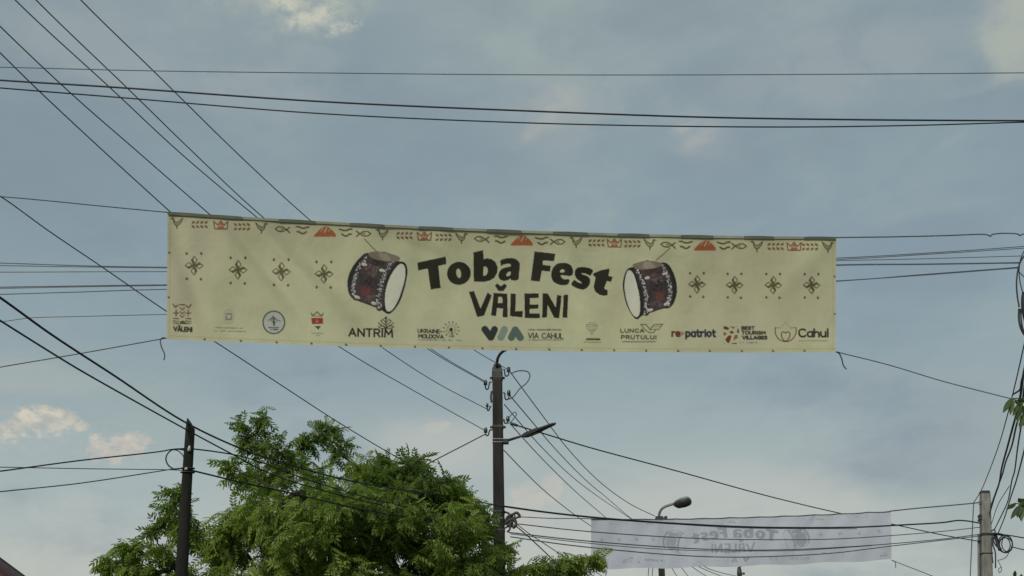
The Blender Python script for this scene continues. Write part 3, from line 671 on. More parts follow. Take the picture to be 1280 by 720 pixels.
def cloth(name, nu, nv, surf, parent):
    """surf(u, v) -> world point, colour sampled from the raster at the same place of the print"""
    U, V_ = np.meshgrid(np.linspace(0, 1, nu + 1), np.linspace(0, 1, nv + 1))
    XP = 209.5 * (1 - V_) + 208.2 * V_ + U * (836.0)
    YP = (266.0 + 31.5 * U + 26.6 * U * (1 - U)) * (1 - V_) + (424.0 + 16.3 * U + 23.2 * U * (1 - U)) * V_
    k = 2; fx = (XP - CX0) * S3 - .5; fy = (YP - CY0) * S3 - .5
    col = np.zeros(XP.shape + (3,), np.float32)
    taps = [(-.7, -.7), (.7, -.7), (-.7, .7), (.7, .7)] if nu > 900 else [(a, b_) for a in (-3, -1, 1, 3) for b_ in (-3, -1, 1, 3)]
    for ax, ay in taps:
        xi = np.clip(np.round(fx + ax), 0, CW - 1).astype(int); yi = np.clip(np.round(fy + ay), 0, CH - 1).astype(int)
        col += canvas[yi, xi]
    col /= len(taps)
    W = surf(U, V_, XP, YP)                       # (..., 3)
    off = Vector(parent.location)
    vs = W.reshape(-1, 3) - np.array(off)
    me = bpy.data.meshes.new(name)
    ii = np.arange((nu + 1) * (nv + 1)).reshape(nv + 1, nu + 1)
    fs = np.stack([ii[:-1, :-1], ii[1:, :-1], ii[1:, 1:], ii[:-1, 1:]], -1).reshape(-1, 4)
    me.vertices.add(len(vs)); me.vertices.foreach_set('co', vs.astype(np.float32).ravel())
    me.loops.add(fs.size); me.loops.foreach_set('vertex_index', fs.ravel().astype(np.int32))
    me.polygons.add(len(fs)); me.polygons.foreach_set('loop_start', np.arange(0, fs.size, 4, dtype=np.int32))
    me.update(calc_edges=True); me.polygons.foreach_set('use_smooth', np.ones(len(fs), bool))
    ca = me.color_attributes.new('print', 'FLOAT_COLOR', 'POINT')
    ca.data.foreach_set('color', np.concatenate([col.reshape(-1, 3), np.ones((len(vs), 1), np.float32)], 1).astype(np.float32).ravel())
    return obj(name, me, M['vinyl'], parent)
def unproj(XP, YP, Y):
    x = (XP - 640) / F; y = -(YP - 360) / F
    dy_ = CP - y * SP; k = Y / dy_
    return np.stack([x * k, np.broadcast_to(Y, x.shape), CAM.z + (SP + y * CP) * k], -1)
CREASE = [(285, 278, 380, 400, 9, .016), (322, 283, 425, 392, 8, -.013), (352, 284, 470, 420, 11, .014), (480, 292, 560, 330, 10, .012), (540, 292, 590, 345, 9, -.010),
          (610, 292, 700, 318, 12, .010), (700, 300, 752, 420, 14, -.010), (212, 280, 262, 420, 12, .012), (900, 330, 960, 436, 16, .010), (1036, 300, 960, 380, 14, -.010),
          (430, 400, 520, 430, 9, .007), (760, 300, 812, 330, 9, .009), (828, 300, 900, 345, 10, -.008), (640, 396, 800, 410, 16, .008)]
def front_depth(XP, YP, U, V_):
    Y = 15.3 + 1.4 * U + .10 * np.sin(math.pi * U) + .05 * np.sin(math.pi * V_) * np.sin(math.pi * U)
    Y = Y - .30 * V_ ** 2 - .06 * np.sin(U * 7.3 + .6) * V_
    for x0, y0, x1, y1, wd, am in CREASE:
        L2 = (x1 - x0) ** 2 + (y1 - y0) ** 2
        tt = ((XP - x0) * (x1 - x0) + (YP - y0) * (y1 - y0)) / L2
        d = ((XP - x0) * (y1 - y0) - (YP - y0) * (x1 - x0)) / math.sqrt(L2)
        Y = Y + 2.9 * am * np.exp(-(d / wd) ** 2) * np.exp(-((tt - .45) / .5) ** 4)
    Y = Y + .012 * np.sin(U * 31 + V_ * 2.2 + 1.2 * np.sin(U * 9)) * (.4 + .6 * (1 - V_)) + .006 * np.sin(U * 83 + V_ * 5 + 2 * np.sin(U * 17))
    return Y
def front_surf(U, V_, XP, YP): return unproj(XP, YP, front_depth(XP, YP, U, V_))
fb = empty('banner', P(628, 436, 16.05), 'large cream festival banner with Toba Fest lettering and two drums, stretched over the street', 'banner', None)
cloth('printed_cloth', 1254, 222, front_surf, fb)
# the hem folded over the rope along the top, in alternating darker and paler stretches
edges = [210, 257, 303, 348, 395, 437, 481, 523, 567, 608, 652, 691, 735, 772, 812, 851, 892, 930, 968, 1005, 1044.6]
cols_ = [1, 1, 0, 1, 0, 1, 0, 1, 0, 1, 0, 1, 0, 1, 0, 1, 0, 1, 0, 1]
for (x0, x1), dk in zip(zip(edges, edges[1:]), cols_):
    b = MB(); rings = []
    for i in range(6):
        x = x0 + (x1 - x0) * i / 5 + (.15 if i == 0 else -.15 if i == 5 else 0); u = (x - 209.5) / 836.0; y = float(top_y(x))
        Yc = float(front_depth(np.array(x), np.array(y), np.array(u), np.array(0.0)))
        lift = (.9 if dk else .2) * math.sin(math.pi * i / 5) * .5
        rings.append([P(x, y - 1.1 - lift, Yc + .012), P(x, y - 1.3 - lift, Yc - .014), P(x, y + (2.3 if dk else 1.7), Yc - .020), P(x, y + (2.5 if dk else 1.9), Yc - .006)])
    b.loft(rings); b.build('hem_fold', M['hem' if dk else 'hem_pale'], fb, smooth=False)
def dot(x, y, r=1.35):
    u = (x - 209.5) / 836.0; v = (y - top_y(x)) / (bot_y(x) - top_y(x))
    Yc = float(front_depth(np.array(float(x)), np.array(float(y)), np.array(u), np.array(v)))
    b = MB(); c0 = P(x, y, Yc - .012); R_ = r * Yc / F
    rings = []
    for rr, dy_ in ((R_ * .35, 0), (R_ * .6, -.006), (R_, -.004), (R_ * 1.05, .006)):
        rings.append([c0 + Vector((math.cos(a) * rr, dy_, math.sin(a) * rr)) for a in [k * math.pi / 4 for k in range(8)]])
    b.loft(rings); b.build('eyelet', M['grommet'], fb)
for x in (255.3, 300.6, 345.4, 389, 432.2, 475.6, 518.4, 561, 603, 645, 686.4, 727, 767.6, 807.4, 847.4, 887, 927, 966, 1005.4): dot(x, bot_y(x) - 2.6)
for x, y in ((211, 315), (210.6, 371), (1043, 345), (1043.4, 392)): dot(x, y, 1.2)

RC = dict(TL=(739, 649.5), TR=(1113.5, 638.8), BR=(1114.5, 699.5), BL=(738.6, 711.2))
def rear_surf(U, V_, XP, YP):
    Sx = 1 - U                                        # seen from behind: the design runs from right to left
    tx = RC['TL'][0] * (1 - Sx) + RC['TR'][0] * Sx; ty = RC['TL'][1] * (1 - Sx) + RC['TR'][1] * Sx + 9.5 * Sx * (1 - Sx) + .9 * np.abs(np.sin(Sx * 34)) * (Sx > .2)
    bx = RC['BL'][0] * (1 - Sx) + RC['BR'][0] * Sx; by = RC['BL'][1] * (1 - Sx) + RC['BR'][1] * Sx + 9.0 * Sx * (1 - Sx) + .8 * np.sin(Sx * 30)
    X = tx * (1 - V_) + bx * V_; Yp = ty * (1 - V_) + by * V_
    D = 35.6 + .8 * Sx + .10 * np.sin(math.pi * Sx) + .020 * np.sin(Sx * 34 - V_ * 3.5) * (1 - V_) + .008 * np.sin(Sx * 71 + V_ * 6) + .03 * np.sin(V_ * 3.1 + Sx * 4)
    return unproj(X, Yp, D)
rb = empty('banner', P(926, 712, 36.0), 'pale second banner seen from behind with mirrored lettering, past the concrete street pole', 'banner', None)
cloth('printed_cloth', 620, 110, rear_surf, rb)
b = MB()
b.tube([Vector(v) for v in rear_surf(np.linspace(0, 1, 40), np.zeros(40), None, None)], .016, 5); b.build('hem_cord', M['rope'], rb)

# ------------------------------------------------------------------ poles
def leanpole(name, label, cat, top, low, Y, group=None):
    a = P(*top, Y); d_ = P(*low, Y); k = a.z / (a.z - d_.z)
    base = a + (d_ - a) * k; base.z = 0.0
    e = empty(name, base, label, cat, group)
    def at(z): return a + (base - a) * ((a.z - z) / a.z)
    return e, at, a.z
def shaft(e, at, H, w0, w1, m, d0=None, d1=None, recess=True, name='shaft', top=None):
    b = MB(); rings = []
    for i in range(9):
        z = H * i / 8; k = 1 - i / 8; c_ = at(z); wx = (w1 + (w0 - w1) * k) / 2; wy = wx * 1.05; cc = wx * .22
        rings.append([c_ + Vector(q) for q in ((-wx, -wy + cc, 0), (-wx + cc, -wy, 0), (wx - cc, -wy, 0), (wx, -wy + cc, 0), (wx * .84, wy, 0), (-wx * .84, wy, 0))])
    if top:
        c_ = at(H); wx = w1 / 2 * top[0]; rings.append([c_ + Vector((x * wx * 1.0, y * wx, top[1])) for x, y in ((-1, -.7), (-.7, -1), (.7, -1), (1, -.7), (.84, 1), (-.84, 1))])
    b.loft(rings); return b.build(name, m, e, smooth=False)
def band(e, c_, wx, wy, h, m, name='clamp_band', ears=0.0):
    b = MB(); b.box(c_, wx, wy, h)
    if ears: b.box(c_ + Vector((-wx / 2 - ears / 2 - .001, 0, 0)), ears, .05, h * .8); b.box(c_ + Vector((wx / 2 + ears / 2 + .001, 0, 0)), ears, .05, h * .8)
    return b.build(name, m, e, smooth=False, bevel=.004)
def hook(e, Y, att_, low, ins, sz=.055, m='glass_ins'):
    sx = 1 if low[0] > att_[0] else -1
    pts = [att_, (att_[0] + (low[0] - att_[0]) * .42, att_[1] - .3), (low[0] - sx * 2.0, low[1] - 4.2), (low[0] - sx * 1.2, low[1] - 1.0), (low[0] + sx * .4, low[1] - .2), (ins[0] - sx * .2, low[1] - 2.0), (ins[0], ins[1] + 1)]
    b = MB(); L = path(pts, Y, Y, 4); b.tube(L, .016, 6)
    h = b.build('insulator_hook', M['iron'], e)
    b = MB(); c_ = P(ins[0], ins[1], Y); rings = []
    for r_, z in ((.4, -1.0), (.95, -.9), (.75, -.3), (1.0, -.1), (.7, .2), (.85, .5), (.5, .9), (.2, 1.0)):
        rings.append([c_ + Vector((math.cos(a) * r_ * sz * .8, math.sin(a) * r_ * sz * .8, z * sz)) for a in [k * math.pi / 4 for k in range(8)]])
    b.loft(rings); b.build('insulator', M[m], h)
def cob(e, L, name='arm', r=.02, m='iron'):
    b = MB(); b.tube(L, r, 8); return b.build(name, M[m], e)

# the concrete street pole behind the banner
YM = 27.0
mp, mat_, H = leanpole('utility_pole', 'tall sooty concrete pole with insulator hooks, rising just under the big banner', 'pole', (621.6, 466), (624.3, 700), YM)
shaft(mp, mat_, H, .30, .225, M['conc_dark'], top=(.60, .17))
b = MB(); c_ = mat_(H); b.loft([[c_ + Vector((x * r_, y * r_, z)) for x, y in ((-1, -1), (1, -1), (1, 1), (-1, 1))] for r_, z in ((.122, -.02), (.116, .06), (.082, .16), (.07, .20))]); b.build('steel_cap', M['iron'], mp, smooth=False)
def zat(y): return P(622, y, YM).z
b = MB(); b.loft([[mat_(z_) + Vector((x * w_, y_ * w_, 0)) for x, y_ in ((-1, -.75), (-.75, -1), (.75, -1), (1, -.75), (1, 1), (-1, 1))] for z_, w_ in ((zat(475), .121), (zat(468), .119), (zat(466.3), .117))])
b.build('tarred_sleeve', M['iron'], mp, smooth=False)
for y, h_, m_, ears in ((472.5, .06, 'iron', .045), (534, .055, 'iron', .05), (550, .016, 'zinc', 0), (553.8, .016, 'zinc', 0)):
    wx = .252 if m_ == 'iron' else .246
    band(mp, mat_(zat(y)), wx, wx * 1.03, h_, M[m_], ears=ears)
for a_, l_, i_ in (((628.9, 462.5), (632.9, 470.4), (635.8, 461.8)), ((614.6, 478), (609, 487), (606.8, 478.2)), ((629, 491.5), (633, 499.8), (636, 490.8)), ((614, 508.5), (610.2, 513.4), (609, 506.4)), ((629, 525), (632, 529.5), (634.9, 523.4)), ((615.6, 537.6), (609.2, 544.8), (607.0, 537.6))):
    hook(mp, YM - .02, a_, l_, i_, .062 if i_[1] != 506.4 else .045)
cob(mp, path([(614.6, 489), (613.6, 496), (614.4, 503)], YM - .03, YM - .03), 'spare_bracket', .022)
cob(mp, path([(639.6, 466.6), (646, 464), (653.2, 463.4), (660, 465), (662.4, 470), (658.6, 478.3), (650, 485.6), (640.6, 497), (636, 499)], YM, YM - .1), 'jumper_loop', .014, 'wire')
cob(mp, path([(635, 524), (639, 518.5), (643, 515.2), (645.6, 517.4), (643, 522), (637.4, 528.4), (634, 529)], YM, YM - .05), 'jumper_loop', .012, 'wire')
cob(mp, path([(638, 529.2), (647, 532)], YM - .05, YM - .05), 'dead_end_clamp', .032, 'iron')
# its two lamps: a gooseneck whose head is behind the banner, and a flat slanting one
gl = cob(mp, path([(621.4, 466), (621.2, 455), (622.2, 448), (626, 441.6), (632.5, 437), (642, 434.4), (654, 432)], YM, YM - .8), 'gooseneck_arm', .034)
b = MB(); A, B_ = P(652, 432.4, YM - .75), P(686, 422, YM - 1.2); d_ = (B_ - A).normalized(); n_ = Vector((0, 0, 1)); s_ = d_.cross(n_).normalized()
b.loft([[A + (B_ - A) * t_ + s_ * wx * math.cos(a) + n_ * wz * math.sin(a) for a in [k * math.pi / 5 for k in range(10)]] for t_, wx, wz in ((0, .04, .035), (.2, .10, .06), (.7, .14, .07), (.95, .10, .05), (1, .04, .02))])
lh = b.build('lamp_head', M['lamp_grey'], mp)
b = MB(); A, B_ = P(628.5, 552.5, YM - .08), P(660, 542.6, YM - .5); b.tube([A, A.lerp(B_, .5), B_], [.034, .03, .028], 8); b.build('lamp_arm', M['iron'], mp)
b = MB(); b.box(P(632, 552, YM - .12), .14, .16, .10); b.build('arm_bracket', M['iron'], mp, smooth=False, bevel=.01)
A, B_ = P(654, 545.0, YM - .45), P(694.5, 528.6, YM - 1.0); d_ = (B_ - A).normalized(); s_ = Vector((-.35, -1, 0)).normalized(); s_ = (s_ - d_ * s_.dot(d_)).normalized(); n_ = s_.cross(d_)
if n_.z < 0: n_ = -n_
b = MB(); b.loft([[A + (B_ - A) * t_ + s_ * wx * sx + n_ * wz * sz for sx, sz in ((-1, -1), (1, -1), (1, .3), (.6, 1), (-.6, 1), (-1, .3))] for t_, wx, wz in ((0, .05, .035), (.08, .08, .045), (.45, .10, .045), (.55, .10, .026), (.92, .07, .018), (1, .02, .008))])
lh = b.build('lamp_head', M['iron'], mp, smooth=False)
b = MB(); b.loft([[A + (B_ - A) * t_ + s_ * .06 * sx - n_ * (o_ + .002) for sx, o_ in ((-1, .046), (1, .046), (1, .056), (-1, .056))] for t_ in (.16, .46)]); b.build('lamp_lens', M['lens'], lh, smooth=False)
# junction of service drops low on the pole
for k, (pp, r_) in enumerate([([(631, 652), (636, 645), (641, 643), (646, 641), (650, 645)], .03), ([(631, 655), (637, 650), (643, 650), (645, 656), (641, 660)], .035), ([(631, 640), (636, 642), (638, 650), (637, 662), (634, 665)], .022), ([(634, 646), (640, 652), (646, 647), (651, 646)], .022), ([(632, 660), (636, 656), (641, 652), (644, 644)], .018)]):
    cob(mp, path(pp, YM - .1, YM - .15), 'junction_clamp', r_)
b = MB(); b.box(P(637.5, 652, YM - .06), .15, .12, .24); b.build('junction_box', M['iron'], mp, smooth=False, bevel=.012)
for y in (640, 663): band(mp, mat_(zat(y)), .262, .27, .05, M['iron'])

# the leaning timber pole on the left
YL = 17.0
lp, lat, HL = leanpole('utility_pole', 'dark tarred timber pole with slanted top, standing in front of the leafy tree at left', 'pole', (237.8, 536), (226.6, 720), YL)
b = MB(); rings = []
for i in range(13):
    z = HL * i / 12; c_ = lat(z); r_ = .066 + .050 * (1 - i / 12) * 1.15
    rings.append([c_ + Vector((math.cos(a) * r_ * (1 + .04 * math.sin(3 * a + i)), math.sin(a) * r_, 0)) for a in [k * math.pi / 6 for k in range(12)]])
c_ = lat(HL)
rings.append([c_ + Vector((math.cos(a) * .060 - .004, math.sin(a) * .06, .062 - .058 * math.cos(a))) for a in [k * math.pi / 6 for k in range(12)]])
rings.append([c_ + Vector((math.cos(a) * .036 - .020, math.sin(a) * .036, .118 - .045 * math.cos(a))) for a in [k * math.pi / 6 for k in range(12)]])
b.loft(rings); b.build('timber_shaft', M['wood'], lp)
def lz(y): return P(236, y, YL).z
for x, y, sx, sz in ((236.3, 562.6, .026, .040), (232.6, 587.8, .026, .018)):
    c_ = lat(lz(y)); c_ = Vector((P(x, y, YL - .1).x, c_.y - .098, c_.z)); b = MB(); rings = []
    for r_, z in ((.5, -1), (1, -.9), (.8, -.2), (.95, 0), (.55, .5), (.6, .8), (.25, 1)):
        rings.append([c_ + Vector((math.cos(a) * r_ * sx, math.sin(a) * r_ * sx, z * sz)) for a in [k * math.pi / 4 for k in range(8)]])
    b.loft(rings); b.build('porcelain_insulator', M['porcelain'], lp)
for y in (585.5, 590.5):
    c_ = lat(lz(y)); b = MB(); b.tube([c_ + Vector((math.cos(a) * .094, math.sin(a) * .094, .01 * math.sin(a))) for a in [k * math.pi / 8 for k in range(17)]], .009, 5, cap=False); b.build('wire_binding', M['iron'], lp)
cob(lp, path([(231.5, 563), (224, 561.6), (216, 562), (209.6, 567), (207.4, 574), (210, 581), (216, 585.6), (222, 586), (230.5, 584.5)], YL - .03, YL - .06, 6), 'service_loop', .010, 'cable')
cob(lp, path([(230, 572), (227.6, 568), (222.5, 563.6), (217, 562)], YL - .05, YL - .05, 6), 'service_loop', .007, 'cable')

# the concrete pole at the right edge
YR = 38.0
rp, rat, HR = leanpole('utility_pole', 'pale weathered concrete pole with coiled cable, at the lower right corner', 'pole', (1231, 617.5), (1232.6, 719), YR)
shaft(rp, rat, HR, .42, .275, M['conc'])
def rz_(y): return P(1231, y, YR).z
for y, h_, m_, k_ in ((626.4, .02, 'zinc', 1.06), (629.2, .02, 'zinc', 1.06), (668.6, .07, 'iron', 1.14), (692.4, .03, 'iron', 1.12)):
    z = rz_(y); wx = (.275 + (.42 - .275) * (1 - z / HR)) * k_; band(rp, rat(z), wx, wx * 1.04, h_, M[m_])
b = MB(); c_ = rat(HR); b.box(c_ + Vector((0, 0, .045)), .25, .26, .085); b.build('top_cap', M['iron'], rp, smooth=False, bevel=.01)
cob(rp, [rat(rz_(668)) + Vector((-.215, -.02, 0)), rat(rz_(700)) + Vector((-.225, -.02, 0)), rat(.3) + Vector((-.28, -.02, 0))], 'earthing_conduit', .035, 'conc')
for y in (645, 649.5): cob(rp, path([(1227, y), (1224.4, y - 1), (1223, y + 1.4), (1225, y + 2)], YR - .12, YR - .12, 4), 'insulator_hook', .03)
for k, (rx, ry, ox, oy) in enumerate(((9.4, 10.8, 0, 0), (8.2, 10.2, 1.2, .6), (7.4, 9.2, -1, 1.2), (8.8, 9.4, .6, 1.6), (6.6, 9.8, 2.4, -.4))):
    cob(rp, path([(1256.4 + ox + rx * math.cos(a), 680 + oy + ry * math.sin(a)) for a in [i * math.pi / 6 for i in range(13)]], YR - .3, YR - .25, 3), 'cable_coil', .016, 'cable')
for pp, r_ in (([(1240, 667), (1244, 669), (1246, 676), (1250, 688)], .05), ([(1240, 668), (1248, 667.6), (1254, 669)], .04), ([(1241, 670), (1241, 680), (1244, 690), (1244.4, 710)], .022), ([(1244, 668), (1242, 676), (1247, 684), (1252, 686)], .022),
               ([(1240, 672), (1240, 690), (1241.4, 704)], .014), ([(1262, 688), (1258, 696), (1250, 700), (1247, 700)], .010), ([(1247, 700), (1251, 708), (1252, 713), (1249, 716), (1248.6, 711), (1252, 709)], .010), ([(1239, 664), (1243, 662), (1244, 668)], .02)):
    cob(rp, path(pp, YR - .2, YR - .3, 5), 'hanging_cable', r_, 'cable')
# thin steel stay hanging left of that pole
sp = path([(1217, 629), (1215.4, 665), (1212.8, 720), (1210, 780)], YR - .3, YR - .2)

# two poles just outside the frame that the banner and the cables are tied to, with what of the right one shows
YN = 17.2
np_, nat, HN = leanpole('utility_pole', 'near pole at the right edge of the picture, only its dark cable loops showing', 'pole', (1306, 262), (1302, 700), YN)
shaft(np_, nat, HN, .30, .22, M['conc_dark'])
b = MB(); rings = []
c_ = P(1283.6, 389, YN - .05)
for t_ in range(9):
    a = t_ / 8; z = (a - .5) * .60; r_ = .075 * math.sin(math.pi * (.06 + .88 * a)) ** .6
    rings.append([c_ + Vector((math.cos(q) * r_, math.sin(q) * r_, z)) for q in [k * math.pi / 5 for k in range(10)]])
b.loft(rings); b.build('cable_joint_box', M['cable'], np_)
b = MB(); b.box(P(1292, 384, YN - .04), .34, .04, .022); b.build('bracket', M['iron'], np_, smooth=False)
for pp, r_ in (([(1290, 312), (1281, 319), (1274.4, 330), (1270.8, 350), (1271.4, 368), (1274, 384)], .012), ([(1290, 300), (1278, 318), (1274, 334), (1275, 352), (1279, 368)], .008), ([(1274, 340), (1280, 346), (1288, 352)], .007),
               ([(1273.8, 386), (1273.6, 398), (1276, 410), (1281, 419), (1288, 424)], .016), ([(1276, 386), (1276.6, 400), (1280, 414), (1290, 420)], .012)):
    cob(np_, path(pp, YN - .08, YN - .05, 6), 'cable_loop', r_, 'cable')
nl, nlat, HNL = leanpole('utility_pole', 'timber pole outside the left edge that holds the banner ropes', 'pole', (-30, 215), (-50, 700), 15.2)
b = MB(); b.tube([nlat(HNL * i / 6) for i in range(7)], [.13 - .008 * i for i in range(7)], 12); b.build('timber_shaft', M['wood'], nl)

# gooseneck street lamp behind the second banner
YG = 41.5
gp, gat, HG = leanpole('street_lamp', 'street lamp with a curved arm and rounded grey head, showing above the second banner', 'street lamp', (824.2, 650), (827, 720), YG)
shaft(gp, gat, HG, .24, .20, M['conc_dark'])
b = MB(); b.box(gat(HG) + Vector((0, 0, .03)), .26, .26, .16); b.build('pole_collar', M['iron'], gp, smooth=False, bevel=.02)
b = MB(); b.box(P(832.2, 647, YG), .10, .10, .09); b.box(P(829, 648, YG), .12, .03, .03); b.build('side_insulator', M['iron'], gp, smooth=False, bevel=.01)
cob(gp, path([(823.8, 649), (824.2, 642), (827, 636.4), (832, 633), (838, 631), (845, 628.8)], YG, YG - .5), 'gooseneck_arm', .045, 'lamp_grey')
A, B_ = P(842.5, 631.4, YG - .45), P(863.6, 625.4, YG - .7); d_ = (B_ - A).normalized(); s_ = Vector((-.25, -.72, .62)); s_ = (s_ - d_ * s_.dot(d_)).normalized(); n_ = d_.cross(s_)
if n_.z < 0: n_ = -n_
def headring(t_, ws, wn, lo=-1.0): return [A + (B_ - A) * t_ + s_ * ws * math.cos(a) + n_ * wn * max(lo, math.sin(a)) for a in [k * math.pi / 7 for k in range(14)]]
b = MB(); b.loft([headring(*q, -.25) for q in ((-.02, .05, .05), (.08, .12, .09), (.3, .17, .13), (.65, .19, .15), (.88, .17, .14), (.98, .11, .09), (1.01, .05, .04))]); b.build('lamp_head', M['lamp_grey'], gp)
b = MB(); n2_ = n_ * -1
def low_(t_, ws, wn): return [A + (B_ - A) * t_ + s_ * ws * math.cos(a) - n_ * (.03 + wn * math.sin(a)) for a in [k * math.pi / 7 for k in range(8)]]
b.loft([low_(*q) for q in ((.06, .09, .03), (.2, .15, .09), (.6, .17, .12), (.86, .15, .09), (.97, .08, .03))]); b.build('lamp_glass', M['iron'], gp)

fp, fat, HF = leanpole('street_lamp', 'tiny far lamp post whose hooked top shows under the second banner', 'street lamp', (924.4, 717), (925, 730), 62.0)
shaft(fp, fat, HF, .26, .20, M['conc_dark'])
b = MB(); c_ = fat(HF); b.loft([[c_ + Vector((math.cos(q) * r_, math.sin(q) * r_, z)) for q in [k * math.pi / 4 for k in range(8)]] for r_, z in ((.1, -.25), (.13, 0), (.10, .22), (.05, .36))]); b.build('pole_head', M['iron'], fp)
cob(fp, path([(924, 713), (924.4, 710), (926, 708), (928.4, 707)], 62, 61.8, 4), 'hook_arm', .03)
b = MB(); b.box(P(929.6, 717, 62), .10, .10, .1); b.box(P(927.6, 717, 62), .12, .03, .03); b.build('side_insulator', M['iron'], fp, smooth=False)

# ------------------------------------------------------------------ ropes of the banners
wire('rope', 'thin grey rope holding the top left corner of the big banner', 'rope', [(-30, 244), (3, 246), (60, 251), (130, 258), (210, 265.6)], 15.2, 15.3, 1.7, 'rope')
wire('rope', 'thin rope sloping down leftwards from the lower left corner of the big banner', 'rope', [(-44, 467), (0, 459), (100, 442), (206, 423)], 15.2, 15.3, 1.6, 'rope')
wire('rope', 'loose rope end dangling from the lower left corner of the big banner', 'rope', [(208, 422.6), (203, 422.4), (200.6, 425), (202, 434), (205.8, 443), (205, 450)], 15.3, 15.25, 1.9, 'rope')
wire('rope', 'knotted rope running right from the top right corner of the big banner', 'rope', [(1044.4, 297), (1120, 296), (1180, 294.6), (1232, 293.2), (1236, 294.4), (1238, 295.4), (1240, 293.2), (1272, 292.6), (1275, 294.4), (1278, 292.8), (1304, 292.6)], 16.7, 17.2, 2.0, 'rope')
wire('rope', 'thin rope sloping down to the right from the lower right corner of the big banner', 'rope', [(1046, 440), (1110, 456), (1180, 477), (1258, 497), (1303, 509)], 16.7, 17.2, 1.5, 'rope')
wire('rope', 'loose rope end dangling from the lower right corner of the big banner', 'rope', [(1045, 439.6), (1049, 442), (1052, 448), (1054.4, 457), (1058, 461.6)], 16.7, 16.65, 1.9, 'rope')
wire('rope', 'rope running right from the top of the second banner to the pale pole', 'rope', [(1113.5, 638.8), (1150, 635), (1185, 632), (1217, 629), (1226, 628)], 36.4, 37.9, 1.6, 'rope')
wire('rope', 'rope falling away to the right from the foot of the second banner', 'rope', [(1114.5, 700), (1124, 704), (1150, 714), (1180, 726), (1226, 745)], 36.4, 37.9, 1.0, 'rope')
wire('rope', 'short rope end hanging at the lower right corner of the second banner', 'rope', [(1114.5, 700), (1119, 703), (1119.6, 710)], 36.4, 36.35, 1.1, 'rope')
wire('rope', 'rope going down left from the lower left corner of the second banner', 'rope', [(738.6, 711.2), (730, 716), (715, 724), (690, 736)], 35.6, 35.0, .9, 'rope')
wire('rope', 'rope going down right from the lower left corner of the second banner', 'rope', [(738.6, 711.2), (748, 717), (770, 732)], 35.6, 36.5, .9, 'rope')
b = MB(); b.tube(sp, .016, 5); tag(b.build('rope', M['rope']), 'thin stay hanging straight down just left of the pale pole at lower right', 'rope')

# ------------------------------------------------------------------ overhead lines
W = 'overhead line'
def wl(label, pts, Y0, Y1, px=1.5, m='wire', **k): return wire('power_line', label, W, pts, Y0, Y1, px, m, **k)
fan = 'power lines fanning from the top left down to the concrete pole'
wl('lowest line of the fan from the upper left, passing behind the banner\'s top left corner', [(-90, -22), (0, 66), (49, 114), (124, 184), (213, 265), (300, 343), (422, 432), (520, 490), (606, 538)], 12.0, YM, 1.7, group=fan)
wl('second line of the upper left fan, meeting the banner a little along its top', [(-90, -57), (0, 33), (90, 118), (169, 187), (261, 267), (360, 350), (477, 434), (545, 478), (608, 511)], 12.0, YM, 1.7, group=fan)
wl('left one of the close pair of lines crossing the upper left sky', [(-60, -85), (19, 0), (139, 111), (225, 191), (319, 270), (430, 358), (536, 437), (606, 478)], 12.0, YM, 1.7, group=fan)
wl('right one of the close pair of lines crossing the upper left sky', [(-40, -90), (45, 0), (161, 112), (240, 189), (328, 271), (440, 358), (539, 436.4), (606.6, 477)], 12.0, YM, 1.7, group=fan)
wl('steepest line of the fan, coming from the top left and meeting the concrete pole\'s tip', [(20, -88), (101, 0), (191, 88), (300, 195), (386, 274), (490, 360), (592, 437), (619, 453), (635, 462)], 12.0, YM, 1.7, group=fan)
wl('sloping line from the left edge behind the banner\'s lower left into the tree', [(-36, 224), (3, 247), (60, 288), (128, 334), (205, 387), (270, 428), (360, 487), (420, 526), (490, 568), (560, 606)], 15.2, 23.2, 1.6)
wl('uppermost thin grey line across the whole sky', [(-900, 62), (-200, 80), (0, 84), (190, 88.6), (420, 91.4), (640, 93.4), (880, 93.6), (1280, 91), (1480, 88), (2300, 70)], 13.5, 14.5, 1.5, 'wire')
wl('thick black cable across the whole upper sky', [(-900, 30), (-200, 86), (0, 100.4), (140, 109), (400, 127), (640, 138), (880, 146.6), (1060, 149.6), (1280, 151), (1480, 151), (2300, 138)], 12.5, 13.5, 2.9, 'cable')
wl('thinner black cable hanging just below the thick one across the sky', [(-900, 20), (-200, 93), (0, 110), (150, 122), (400, 142), (640, 153), (820, 157.5), (1000, 158.8), (1150, 156.6), (1280, 152.8), (1480, 148), (2300, 118)], 12.6, 13.6, 2.2, 'cable')
YB0, YB1 = 20.0, 21.0
gB = 'thin lines running behind the big banner'
